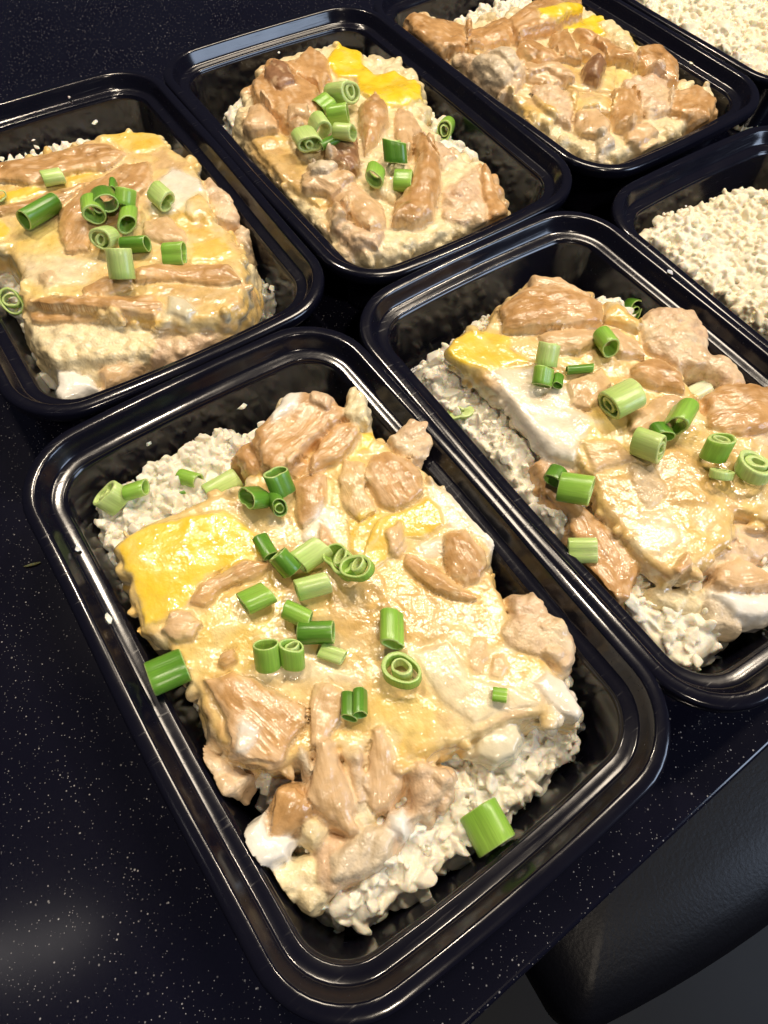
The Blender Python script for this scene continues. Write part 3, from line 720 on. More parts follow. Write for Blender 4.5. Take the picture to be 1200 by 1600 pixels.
# ------------------------------------------------------------------ front container (A)
A_P = [
 ('egg','z',-5,16,0.6,[(178,856),(192,842),(235,815),(300,790),(375,760),(440,720),(520,690),(570,672),(600,690),(640,720),(680,745),(712,785),(750,830),(772,858),(765,885),(785,930),(805,975),(830,1010),(870,1052),(905,1105),(900,1120),(850,1112),(800,1125),(745,1147),(700,1163),(650,1188),(620,1195),(585,1165),(545,1175),(515,1165),(480,1180),(430,1190),(380,1190),(340,1160),(312,1085),(285,1045),(262,1010),(222,985),(210,950),(198,925),(202,905),(184,896),(190,880)]),
 ('butter','o',.0,3,.2,[(300,985),(350,930),(420,905),(440,930),(420,1000),(390,1050),(330,1060),(290,1040),(285,1010)]),
 ('brown','o',-.1,3,.2,[(520,890),(570,880),(600,900),(620,960),(610,1000),(570,1010),(530,1000),(515,950)]),
 ('brown','o',-.1,3,.2,[(620,930),(680,925),(720,960),(690,1000),(650,1010),(625,985)]),
 ('butter','o',.1,3,.3,[(600,1100),(650,1085),(680,1110),(660,1150),(625,1150),(600,1130)]),
 ('butter','o',.0,3,.2,[(530,700),(560,700),(575,740),(540,800),(515,790)]),
 ('cream2','o',.2,3,.6,[(640,1020),(700,1005),(730,1060),(800,1075),(840,1100),(790,1110),(740,1130),(690,1090)]),
 ('cream2','o',.1,3,.4,[(430,1010),(520,1040),(560,1060),(520,1065),(450,1060),(410,1055)]),
 ('crumb','z',(-5,-12),13,1.5,[(610,1267),(640,1260),(650,1190),(683,1207),(707,1213),(700,1240),(673,1280),(650,1293),(620,1307),(600,1290)]),
 ('cream','z',-15,12,2.5,[(393,1363),(417,1347),(450,1340),(483,1327),(512,1333),(520,1383),(503,1410),(483,1423),(450,1410),(417,1410),(396,1390)]),
 ('grey','z',-11,12,2.5,[(510,1335),(537,1313),(570,1290),(600,1288),(616,1307),(606,1340),(577,1362),(543,1375),(517,1380)]),
 ('crumb','z',-13,12,2,[(480,1300),(540,1300),(600,1285),(640,1290),(610,1345),(560,1375),(515,1395),(490,1380)]),
 ('crumb','z',-11,12,3,[(303,1173),(317,1160),(347,1177),(362,1200),(393,1207),(392,1222),(377,1247),(347,1258),(317,1235),(300,1200)]),
 ('grey','z',-7,14,1.0,[(302,1070),(320,1067),(350,1123),(366,1160),(345,1180),(323,1142),(330,1107),(313,1093)]),
 ('onion','z',-9,8,1.5,[(747,1155),(787,1115),(808,1133),(814,1150),(802,1175),(770,1190),(742,1182)]),
 ('crumb','z',-4,15,2,[(797,930),(833,925),(850,940),(853,960),(880,970),(902,990),(897,1033),(877,1042),(857,1030),(827,1023),(793,1013),(777,990),(797,960)]),
 ('crumb','z',-3,14,3,[(608,683),(640,650),(680,653),(692,663),(682,687),(670,717),(643,722),(613,702)]),
 ('onion','z',-9,9,1,[(655,720),(690,715),(702,757),(680,765),(655,745)]),
 ('chick','z',-8,12,2.5,[(367,712),(377,695),(395,690),(410,720),(420,740),(410,752),(382,735)]),
 ('chick','z',0,15,2.5,[(397,672),(412,660),(442,625),(470,610),(500,614),(525,622),(538,635),(527,655),(508,675),(490,687),(470,710),(445,732),(422,742),(405,715)]),
 ('cream','z',1,12,2,[(545,602),(556,598),(566,610),(575,635),(576,660),(555,655),(540,637),(541,615)]),
 ('cream','z',-1,8,1,[(428,630),(438,618),(448,624),(444,640),(432,642)]),
 ('chick','z',-1.5,13,2,[(495,688),(525,663),(560,660),(564,677),(550,695),(525,718),(500,728),(484,742),(480,715)]),
 ('chick','o',.2,6,2,[(457,757),(470,745),(490,740),(512,742),(512,780),(492,812),(470,832),(460,805)]),
 ('chick','o',-.5,6,1.2,[(449,730),(465,717),(482,717),(486,732),(467,752),(452,747)]),
 ('chick','o',.4,6,2.2,[(578,710),(610,705),(643,721),(664,747),(664,770),(643,788),(617,802),(590,790),(572,760),(570,733)]),
 ('pale','o',.1,6,1.6,[(537,720),(572,725),(575,765),(590,800),(562,815),(535,790),(528,750)]),
 ('yolk','o',.2,3,.5,[(563,677),(583,670),(590,687),(577,707),(557,708)]),
 ('gold','o',.7,4,.6,[(600,806),(643,793),(667,777),(688,793),(694,820),(662,843),(634,842),(623,862),(600,882),(573,903),(560,880),(573,845),(590,815)]),
 ('gold','o',.4,2,.3,[(545,815),(585,800),(600,806),(590,850),(560,880),(545,860)]),
 ('white','z',-5.5,12,1,[(663,747),(688,758),(714,780),(748,810),(779,835),(781,857),(765,868),(750,850),(728,830),(695,828),(685,803),(666,773)]),
 ('white','o',.1,3,.6,[(655,848),(690,838),(695,860),(680,875),(660,870)]),
 ('white','o',.1,3,.7,[(487,812),(505,790),(525,795),(520,830),(500,850),(475,850),(468,835)]),
 ('chick','o',.8,7,2.4,[(693,833),(727,828),(762,860),(768,883),(752,905),(727,912),(700,897),(689,870)]),
 ('chick','o',.5,6,2.2,[(633,862),(653,867),(687,883),(713,913),(748,935),(720,938),(680,922),(648,902),(631,880)]),
 ('pale','o',.1,5,1.2,[(600,837),(623,820),(637,853),(625,872),(603,870)]),
 ('chick','o',.1,5,1.3,[(498,813),(513,825),(528,853),(512,862),(498,850)]),
 ('yolk','o',.3,4,.9,[(180,858),(200,840),(233,820),(300,806),(347,800),(387,818),(414,840),(420,862),(376,889),(335,899),(315,915),(300,942),(272,968),(226,980),(212,930),(206,905),(190,893),(192,876)]),
 ('chick','o',.3,5,1.6,[(298,945),(313,913),(342,896),(383,880),(422,880),(402,902),(352,922),(325,950)]),
 ('pale','o',.5,5,2,[(270,960),(300,957),(318,977),(307,1002),(273,1005),(256,987)]),
 ('chick','o',.5,4,2,[(345,1023),(367,1018),(375,1037),(353,1048),(336,1040)]),
 ('pale','o',-.1,4,.4,[(740,997),(760,998),(764,1027),(752,1055),(732,1052),(728,1025)]),
 ('pale','o',0,4,.4,[(767,1027),(787,1020),(799,1043),(782,1065),(762,1060)]),
 ('white','o',0,5,1.0,[(827,1067),(853,1047),(887,1067),(910,1112),(905,1123),(872,1115),(848,1092)]),
 ('chick','o',.8,8,2.2,[(317,1063),(367,1048),(400,1061),(437,1078),(478,1103),(481,1133),(458,1163),(437,1194),(413,1204),(377,1198),(350,1184),(362,1157),(348,1120),(330,1083)]),
 ('white','o',.2,3,.8,[(377,1147),(383,1127),(407,1143),(402,1163),(383,1182),(370,1184),(372,1165)]),
 ('pale','o',.3,6,2.0,[(490,1067),(513,1062),(538,1080),(535,1127),(517,1157),(498,1180),(483,1167),(482,1117)]),
 ('pale','z',(-2.5,-10),12,3,[(492,1150),(520,1145),(530,1175),(541,1217),(558,1267),(561,1297),(547,1315),(517,1295),(490,1265),(476,1247),(482,1217)]),
 ('pale','z',(-3.5,-10),12,2.8,[(577,1135),(600,1130),(624,1187),(632,1233),(612,1265),(583,1272),(571,1253),(568,1200)]),
 ('grey','z',(-3.5,-7),10,2,[(467,1157),(483,1173),(501,1207),(484,1222),(470,1200),(461,1178)]),
 ('cream','z',(-6,-12),10,1.5,[(530,1160),(585,1150),(590,1285),(545,1300)]),
 ('crumb','o',.2,4,.8,[(545,1180),(570,1170),(575,1250),(560,1255),(548,1220)]),
 ('chick','z',(-6,-10),11,2.0,[(417,1265),(437,1238),(462,1230),(491,1260),(480,1288),(455,1298),(437,1307),(418,1307)]),
 ('white','z',-10,7,1.5,[(413,1267),(420,1300),(457,1313),(450,1340),(410,1360),(386,1358),(372,1366),(359,1353),(353,1337),(377,1300)]),
 ('cream','z',-9,9,2.5,[(477,1277),(497,1278),(511,1297),(504,1317),(484,1330),(470,1307)]),
 ('white','z',-9,8,2,[(608,1272),(630,1258),(642,1280),(632,1305),(612,1293)]),
 ('crumb','o',.3,4,1.2,[(480,610),(510,623),(527,637),(512,654),(488,643)]),
 ('white','o',.3,3,.8,[(427,662),(450,628),(472,624),(464,650),(446,662),(430,672)]),
]
SL_A = slab('A', .00058, A_P, 'egg_bake', 'egg and chicken square in the front container, broad yellow yolk at its left corner', 'egg bake', 'egg and chicken portions', 1, 1.0, 1.15, 120, 1.3)

# ------------------------------------------------------------------ left container (B)
B_P = [
 ('egg','z',-4,20,.5,[(-60,262),(0,255),(22,247),(86,234),(127,224),(161,212),(244,208),(259,225),(296,251),(315,281),(330,341),(360,362),(375,401),(384,435),(377,472),(345,495),(290,505),(235,495),(165,490),(34,475),(36,457),(35,420),(20,395),(0,380),(-60,385)],.30),
 ('butter','o',0,3,.2,[(30,345),(90,360),(95,400),(60,410),(25,390)]),
 ('butter','o',0,3,.2,[(290,395),(340,385),(370,400),(340,412),(300,410)]),
 ('cream2','o',.1,3,.3,[(40,400),(90,400),(140,410),(130,440),(80,450),(45,440)]),
 ('butter','o',0,3,.2,[(40,450),(120,448),(130,465),(60,470)]),
 ('brown','o',0,3,.2,[(240,447),(330,450),(370,455),(350,475),(290,470)]),
 ('cream','z',-11,14,2,[(34,478),(165,492),(240,502),(262,512),(250,550),(200,560),(130,562),(90,565),(55,540),(38,505)],.3),
 ('grey','z',-12,11,2,[(70,500),(110,505),(150,520),(140,545),(95,545),(70,525)]),
 ('crumb','z',-12,14,2.5,[(214,510),(262,502),(320,508),(360,490),(368,505),(337,527),(285,552),(232,562)],.3),
 ('pale','z',-16,11,3.5,[(184,540),(217,536),(236,566),(195,591),(161,602),(152,582)]),
 ('white','z',-16,9,2,[(90,579),(135,586),(152,604),(97,624),(82,610)]),
 ('cream','z',-18,10,2,[(112,560),(180,558),(190,585),(150,598),(130,588)]),
 ('crumb','z',-7,14,2.5,[(315,281),(330,277),(360,303),(377,326),(369,347),(337,339),(320,307)]),
 ('crumb','z',-9,14,2.5,[(362,362),(375,345),(391,356),(387,382),(371,384)]),
 ('cream','z',-12,12,2,[(372,395),(398,412),(392,435),(378,430)]),
 ('yolk','o',.1,3,.4,[(-30,312),(0,304),(56,291),(74,298),(50,310),(0,320),(-30,324)]),
 ('yolk','o',.1,3,.4,[(-30,338),(0,342),(14,355),(10,372),(-30,378)]),
 ('gold','o',.1,3,.5,[(158,214),(244,209),(259,226),(232,236),(205,240),(180,228)]),
 ('gold','o',0,3,.3,[(100,275),(130,262),(160,262),(140,280),(105,290)]),
 ('gold','o',0,3,.3,[(300,380),(345,370),(362,395),(330,412),(300,405)]),
 ('white','o',.1,3,.5,[(240,290),(270,264),(311,283),(318,297),(288,321),(270,337),(238,333),(232,310)]),
 ('chick','o',.6,6,2.2,[(-40,262),(0,257),(75,241),(135,227),(176,225),(202,240),(169,263),(105,274),(50,291),(0,286),(-40,286)]),
 ('chick','o',.5,6,2.0,[(142,289),(195,257),(236,250),(242,285),(217,312),(217,345),(190,347),(150,362),(140,393),(101,395),(90,360),(94,332)]),
 ('chick','o',.4,6,1.8,[(-30,325),(0,322),(49,310),(124,288),(143,290),(97,318),(37,332),(0,336),(-30,336)]),
 ('pale','o',.5,5,2.4,[(225,349),(262,336),(290,360),(290,379),(255,380),(225,371)]),
 ('egg','o',.5,5,1.8,[(290,315),(312,302),(332,320),(328,340),(300,345),(288,335)]),
 ('chick','o',.6,6,2.2,[(202,427),(244,411),(300,411),(361,414),(380,440),(345,447),(292,440),(240,440),(210,443)]),
 ('chick','o',.4,6,1.8,[(128,452),(165,434),(210,430),(203,450),(165,466),(134,466)]),
 ('chick','o',.6,8,1.8,[(36,474),(94,464),(169,466),(240,462),(256,476),(242,491),(169,488),(94,493),(40,492)]),
 ('onion','o',.5,5,1.8,[(262,461),(292,467),(309,487),(292,500),(262,488)]),
 ('pale','o',.2,4,1.6,[(62,430),(85,425),(92,442),(75,450),(60,444)]),
]
SL_B = slab('B', .00080, B_P, 'egg_bake', 'thick flat slab of baked egg and chicken strips in the left container', 'egg bake', 'egg and chicken portions', 2, 1.0, 1.0, 170, 1.6)

# ------------------------------------------------------------------ middle back container (C)
C_P = [
 ('cream','z',-9,18,1.5,[(372,182),(395,140),(425,100),(484,78),(534,76),(567,88),(617,90),(660,144),(662,182),(692,219),(730,257),(755,250),(795,325),(726,358),(638,392),(572,395),(522,369),(476,327),(438,286),(405,248),(380,223)]),
 ('egg','o',.6,4,.8,[(385,215),(470,215),(520,260),(560,300),(500,330),(440,285)]),
 ('brown','o',0,3,.5,[(385,225),(430,225),(470,260),(475,310),(440,285),(400,245)]),
 ('cream','o',.5,5,2,[(450,200),(500,210),(520,240),(490,270),(455,240)]),
 ('crumb','o',.5,6,2.5,[(520,330),(560,360),(600,370),(590,390),(550,385),(520,360)]),
 ('crumb','o',.5,6,2,[(660,210),(690,225),(715,255),(690,270),(665,250)]),
 ('cream','z',-14,12,3,[(575,385),(605,360),(651,360),(692,368),(642,392),(600,402)]),
 ('cream','z',-9,12,3,[(690,225),(725,250),(735,280),(712,300),(690,290),(680,255)]),
 ('crumb','z',-8,13,3.5,[(728,273),(751,252),(757,307),(767,338),(726,350),(692,342),(686,298),(712,284)]),
 ('chick','z',-5,14,2,[(752,248),(764,255),(797,323),(770,338),(757,298),(750,273)]),
 ('chick','z',-12,10,2,[(684,352),(722,354),(715,372),(690,372)]),
 ('chick','z',-2,15,3.2,[(393,127),(422,93),(455,105),(498,140),(502,165),(488,187),(451,195),(428,172),(400,148)]),
 ('chick','z',-3,14,3,[(441,102),(484,72),(510,82),(518,111),(497,128),(467,116)]),
 ('dark','o',-.6,6,1.2,[(416,137),(430,127),(456,136),(464,162),(440,170),(420,156)]),  # shadow under the folded chicken, put in as dark brown colour
 ('pale','o',1.0,7,3,[(388,182),(413,169),(435,194),(435,215),(392,220),(379,211)]),
 ('pale','o',.6,7,2,[(452,195),(485,190),(490,215),(465,228),(450,215)]),
 ('cream','z',-9,10,3,[(362,180),(380,165),(392,185),(380,208),(365,200)]),
 ('yolk','o',1.2,4,1,[(509,95),(530,74),(566,86),(568,102),(585,119),(617,115),(658,140),(660,158),(630,173),(597,170),(563,153),(555,123),(526,119)]),
 ('chick','o',1.2,8,3,[(558,177),(584,156),(606,173),(607,202),(585,233),(570,245),(562,215)]),
 ('dark','o',1.6,8,3.5,[(500,240),(530,217),(559,222),(561,273),(538,284),(512,263)]),
 ('pale','o',.5,7,2,[(617,177),(647,181),(660,207),(648,220),(640,268),(628,240),(615,207)]),
 ('chick','o',2.2,9,3.5,[(645,219),(672,226),(686,261),(690,298),(678,340),(647,353),(611,350),(616,323),(641,290),(649,257)]),
 ('pale','o',1.0,7,2.2,[(472,286),(517,273),(556,294),(598,323),(606,357),(576,374),(551,346),(509,312),(476,308)]),
 ('grey','o',.8,5,1.4,[(480,270),(515,262),(530,285),(515,300),(490,295)]),
 ('pale','o',1.5,8,2,[(508,328),(547,326),(543,353),(517,359)]),
 ('cream','o',.5,6,2,[(600,250),(640,245),(642,285),(615,318),(590,310),(580,280)]),
]
SL_C = slab('C', .00085, C_P, 'egg_bake', 'loose chicken and egg heap in the middle back container, bright yolk at far edge', 'egg bake', 'egg and chicken portions', 3, 1.9, 1.6, 240, 2.2)

# ------------------------------------------------------------------ right container (D)
D_P = [
 ('egg','z',-4,10,1,[(696,545),(724,517),(761,510),(780,475),(836,433),(929,461),(995,507),(1013,549),(1060,577),(1080,605),(1097,643),(1144,680),(1200,700),(1235,755),(1225,820),(1153,800),(1144,843),(1079,895),(1051,904),(1013,876),(985,843),(943,783),(929,741),(901,713),(864,699),(827,661),(785,612),(733,577)],.12),
 ('brown','o',0,3,.3,[(1000,715),(1060,705),(1110,740),(1100,790),(1050,790),(1010,760)]),
 ('brown','o',0,3,.3,[(930,740),(990,745),(1000,800),(985,835),(950,790)]),
 ('butter','o',0,3,.3,[(920,640),(965,670),(980,700),(940,715),(905,700)]),
 ('cream2','o',.1,3,.3,[(985,800),(1040,800),(1060,850),(1030,870),(1000,860)]),
 ('crumb','z',-11,13,2.5,[(1046,867),(1125,820),(1153,801),(1200,797),(1235,830),(1225,867),(1153,876),(1107,897),(1074,906)]),
 ('cream','z',-15,11,2.5,[(1009,915),(1060,915),(1107,923),(1100,955),(1060,953),(1023,939)]),
 ('grey','z',-14,10,2,[(1105,913),(1149,950),(1160,983),(1111,976),(1095,943)]),
 ('pale','z',-9,12,2,[(1121,885),(1158,874),(1200,890),(1240,895),(1240,925),(1180,930),(1140,925),(1118,908)]),
 ('white','z',-11,11,2,[(1111,927),(1140,922),(1200,925),(1245,920),(1245,962),(1191,967),(1149,957)]),
 ('chick','z',-11,12,3,[(834,722),(864,703),(903,727),(903,773),(921,792),(957,820),(996,857),(1005,885),(981,934),(943,932),(914,899),(900,848),(886,801),(853,769)]),
 ('chick','o',.2,5,1.6,[(1046,890),(1072,857),(1085,890),(1060,908)]),
 ('crumb','z',-2,15,3,[(1000,503),(1027,478),(1088,482),(1109,521),(1113,549),(1141,559),(1165,596),(1144,607),(1105,570),(1060,573),(1013,542)]),
 ('chick','z',-3,15,3.5,[(1102,619),(1135,596),(1200,603),(1260,619),(1260,661),(1153,682),(1107,663)]),
 ('crumb','z',-6,14,2.5,[(1150,690),(1200,665),(1260,680),(1260,780),(1200,790),(1165,745)]),
 ('yolk','z',-3.2,5,1,[(696,545),(724,516),(761,511),(795,526),(797,545),(838,568),(794,575),(766,584),(733,577),(705,561)]),
 ('white','z',-3.3,8,.8,[(764,582),(794,573),(836,573),(884,605),(903,638),(940,661),(912,689),(898,715),(862,701),(826,663),(780,603)]),
 ('chick','o',2.2,9,3,[(780,481),(817,454),(864,449),(901,463),(944,477),(941,507),(884,514),(827,519),(788,514)]),
 ('pale','z',1.5,7,1.2,[(833,431),(873,436),(929,460),(925,474),(873,453),(834,449)]),
 ('egg','o',1.2,7,3,[(945,470),(967,470),(999,503),(999,521),(967,505),(945,500)]),
 ('pale','o',.6,6,1.8,[(836,526),(892,519),(944,531),(903,561),(862,556)]),
 ('pale','o',1.0,7,2.2,[(940,520),(962,519),(999,535),(1010,559),(967,561),(938,540)]),
 ('chick','o',1.0,7,2.4,[(984,573),(1027,557),(1066,587),(1067,615),(1023,607),(988,593)]),
 ('pale','o',.4,5,1.5,[(882,601),(939,575),(959,601),(921,645),(890,635)]),
 ('pale','o',.8,6,2,[(980,647),(1037,617),(1070,629),(1052,668),(1004,682),(980,677)]),
 ('pale','o',.2,5,1.0,[(905,690),(960,690),(1000,720),(960,730),(930,735)]),
 ('grey','o',.1,5,1.0,[(980,720),(1020,725),(1045,770),(1015,795),(990,765)]),
 ('crumb','o',.2,4,1.4,[(842,615),(858,612),(862,625),(845,630)]),
]
SL_D = slab('D', .00070, D_P, 'egg_bake', 'egg bake in the right container, white egg sheet and small yolk at left edge', 'egg bake', 'egg and chicken portions', 4, 1.3, 1.2, 150, 1.6)

# ------------------------------------------------------------------ back container without scallions (E)
E_P = [
 ('cream','z',-9,18,1.5,[(640,30),(675,28),(725,35),(790,25),(840,5),(910,-5),(940,25),(985,45),(1015,80),(1055,100),(1065,125),(1115,145),(1115,170),(1070,195),(1025,225),(965,243),(920,243),(880,220),(820,180),(785,150),(725,110),(675,70)]),
 ('egg','o',.6,4,.8,[(730,85),(800,90),(860,110),(960,110),(960,150),(900,150),(850,130),(800,140)]),
 ('brown','o',0,3,.4,[(730,90),(790,95),(860,120),(850,150),(780,140),(730,110)]),
 ('butter','o',0,3,.3,[(900,105),(960,105),(1000,115),(960,140),(920,140)]),
 ('crumb','o',.4,6,2.5,[(830,140),(870,140),(900,160),(890,200),(850,190),(830,165)]),
 ('crumb','z',-14,12,3,[(880,195),(950,175),(985,205),(965,240),(920,243),(885,222)]),
 ('cream','z',-12,12,3,[(965,205),(1025,190),(1035,215),(990,238),(960,240)]),
 ('cream','z',-10,12,2.5,[(810,150),(860,140),(900,165),(880,205),(840,190)]),
 ('chick','z',-4,14,3,[(630,24),(645,19),(700,29),(736,40),(726,76),(690,76),(650,50)]),
 ('chick','o',1.5,8,3,[(725,55),(790,34),(806,55),(795,71),(730,86)]),
 ('chick','z',-1,13,3.5,[(792,29),(840,-1),(910,-12),(912,15),(860,36),(810,52)]),
 ('yolk','o',.8,4,.8,[(835,45),(880,34),(945,24),(986,45),(996,75),(950,52),(890,52),(840,55)]),
 ('cream','z',-5,10,1.5,[(940,28),(960,22),(985,44),(995,75),(965,60)]),
 ('chick','o',1.0,7,2.5,[(810,70),(850,79),(880,110),(840,112),(804,92)]),
 ('chick','o',1.8,8,3,[(858,65),(885,54),(897,75),(907,108),(880,107),(858,87)]),
 ('chick','o',2,8,3,[(893,50),(950,64),(996,100),(990,112),(948,98),(915,72)]),
 ('chick','o',2,8,3,[(900,75),(930,74),(951,95),(930,103),(904,96)]),
 ('chick','o',1.5,8,3,[(993,80),(1035,79),(1061,110),(1061,135),(1015,122),(990,102)]),
 ('chick','z',-5,13,3.5,[(1048,135),(1090,128),(1122,155),(1111,182),(1065,177),(1048,165)]),
 ('dark','o',1.6,8,4,[(906,120),(925,104),(946,120),(931,141),(909,136)]),
 ('crumb','o',1.2,8,3.0,[(968,130),(1030,114),(1051,145),(1046,176),(1010,182),(985,150)]),
 ('chick','o',1.0,8,3.2,[(954,150),(990,144),(1005,180),(985,212),(960,205),(953,185)]),
 ('crumb','o',1.0,8,2.6,[(714,95),(800,89),(821,125),(800,157),(760,136)]),
 ('grey','o',.6,5,1.6,[(735,110),(790,100),(810,128),(785,148),(755,135)]),
 ('pale','o',.8,6,2.2,[(895,185),(930,178),(955,200),(940,225),(905,215)]),
 ('egg','o',.6,5,1.6,[(880,150),(925,150),(960,165),(950,185),(900,185)]),
 ('pale','o',.8,6,2.2,[(975,205),(1010,195),(1028,212),(1000,232),(975,228)]),
 ('grey','o',.6,5,1.6,[(925,218),(950,212),(960,235),(935,244)]),
 ('egg','o',.5,5,1.4,[(790,150),(830,160),(870,190),(860,205),(820,178)]),
 ('pale','o',.5,6,2.0,[(815,115),(870,118),(895,140),(850,145),(820,135)]),
]
SL_E = slab('E', .00095, E_P, 'egg_bake', 'heap of browned chicken pieces with no scallions, in the back container', 'egg bake', 'egg and chicken portions', 5, 1.8, 1.5, 240, 2.2)

# ------------------------------------------------------------------ rice
def covered(SL, marg):
    recs, polys, lo, vox = SL
    sl, d2 = recs[0][0], recs[0][1]
    def f(p):
        i = ((p[:, 0]-lo[0])/vox).astype(int)-sl[0].start; j = ((p[:, 1]-lo[1])/vox).astype(int)-sl[1].start
        ok = (i >= 0) & (j >= 0) & (i < d2.shape[0]) & (j < d2.shape[1])
        r = np.ones(len(p), bool); r[ok] = d2[i[ok], j[ok]] > -marg
        return r
    return f
rice('A', [(138,850),(150,800),(250,712),(300,682),(345,658),(392,680),(560,640),(700,740),(800,870),(880,1000),(912,1125),(880,1215),(815,1300),(722,1382),(635,1425),(575,1462),(515,1450),(470,1395),(425,1310),(365,1190),(285,1040),(200,945)], -27, 20, 2300, 'white cauliflower rice under the front egg slab, spilling at its near right corner', 1.0, covered(SL_A, 15), seed=21, edge=8, fine=.00046)
rice('B', [(-80,300),(0,260),(160,225),(260,240),(340,290),(400,400),(440,455),(400,500),(330,545),(240,590),(130,620),(90,620),(60,590),(0,540),(-80,560)], -27, 18, 1500, 'cauliflower rice around the slab in the left container', 1.0, covered(SL_B, 11), seed=22, edge=10)
rice('C', [(340,190),(400,150),(480,90),(640,110),(700,200),(790,320),(700,385),(600,410),(520,405),(440,320),(380,240)], -25, 21, 1500, 'cauliflower rice under the heap in the middle back container', 1.0, covered(SL_C, 11), seed=23, edge=9)
rice('D', [(640,580),(690,540),(800,470),(1000,480),(1200,640),(1290,760),(1260,930),(1150,985),(1115,1035),(1085,1070),(1040,1072),(965,1002),(850,878),(765,768),(680,672)], -26, 22, 2100, 'cauliflower rice showing along the left wall of the right container', 1.0, covered(SL_D, 19), seed=24, edge=9, fine=.00050)
rice('E', [(640,40),(800,0),(960,10),(1080,120),(1110,180),(980,250),(920,255),(840,200),(700,100)], -25, 18, 900, 'cauliflower rice under the heap of the back container', 1.0, covered(SL_E, 11), seed=25, edge=9)
rice('F', [(975,380),(1045,338),(1130,318),(1200,310),(1330,320),(1520,480),(1440,660),(1340,740),(1180,640),(1050,500)], -18, 31, 5200, 'deep bed of bare cauliflower rice filling the right side container', .74, None, (1.0, .975, .90), 9, 26, fine=.00062, soft_=.45)
rice('G', [(925,-50),(1060,-90),(1180,-40),(1215,20),(1300,60),(1330,130),(1260,180),(1170,165),(1040,75)], -14, 31, 4200, 'bare cauliflower rice in the top right corner container', .74, None, (1.0, .975, .90), 9, 27, soft_=.4)


# ------------------------------------------------------------------ scallions
_sv = []; _sf = []; _n = 0
for k, (x, y, th) in CONT.items():              # scallions may also rest against the container walls
    V_, F_ = sweep(P_RIM+P_TUB[1:], 'end'); V_ = np.array(V_); c_, s_ = math.cos(th), math.sin(th)
    _sv.append(np.c_[x+V_[:, 0]*c_-V_[:, 1]*s_, y+V_[:, 0]*s_+V_[:, 1]*c_, V_[:, 2]]); _sf.extend([tuple(i+_n for i in q) for q in F_]); _n += len(V_)
for v, f in SOLIDS:
    _sv.append(v); _sf.extend((f+_n).tolist()); _n += len(v)
BVH = BVHTree.FromPolygons(np.concatenate(_sv).tolist(), _sf)
PLACED = []
def ground(x, y):
    z = 0
    for b in [BVH]+PLACED:
        h = b.ray_cast(Vector((x, y, .3)), Vector((0, 0, -1)))
        if h[0] is not None: z = max(z, h[0].z)
    return z
TONE = {'d': ((.065, .19, .014), (.14, .33, .035)), 'm': ((.19, .41, .04), (.32, .54, .085)), 'l': ((.40, .60, .14), (.58, .72, .28)), 'w': ((.60, .70, .40), (.80, .82, .66))}
CUT = np.array((.55, .69, .27))
def tube(r0, wall, ln, tone, seed, oval=.12, crease=0., slant=0., n=30, tint=1.0):
    """hollow stem piece along z from -ln/2 to ln/2"""
    r = np.random.default_rng(seed); V = []; Fc = []; C = []; fib = []
    ph = r.uniform(0, 6.28); p2 = r.uniform(0, 6.28); ca, cb = [np.array(x) for x in TONE[tone]]
    rings = [(1, -.5, 0), (1, -.46, 1), (1, -.25, 1), (1, 0, 1), (1, .25, 1), (1, .46, 1), (1, .5, 0), (0, .5, 0), (0, .45, 2), (0, 0, 2), (0, -.45, 2), (0, -.5, 0)]
    for out, t, kind in rings:
        for i in range(n):
            a = 2*math.pi*i/n
            R = r0*(1+oval*math.cos(2*(a-ph))+.03*math.cos(3*a+p2)-crease*math.exp(-((math.remainder(a-p2, 2*math.pi))/.32)**2))
            R *= 1+.007*math.cos(13*a)
            if kind == 0 and out: R *= .965
            R = R if out else R-wall*r0*(1+.25*math.cos(a+ph))
            z = t*ln+slant*R*math.cos(a+1.0)*(1 if t > 0 else .6)*abs(t)*2
            V.append((R*math.cos(a), R*math.sin(a), z))
            k = (t+.5)
            cc = ca+(cb-ca)*(.25+.65*k)
            if kind == 0: cc = CUT*.75+cc*.25
            if kind == 2: cc = cb*.9+CUT*.1
            C.append(cc*tint); fib.append((R*math.cos(a)*1500, R*math.sin(a)*1500, z*90))
    m_ = len(rings)
    for k in range(m_):
        for i in range(n):
            j = (i+1) % n; k2 = (k+1) % m_
            Fc.append((k*n+i, k*n+j, k2*n+j, k2*n+i))
    return np.array(V), np.array(Fc), np.array(C), np.array(fib)
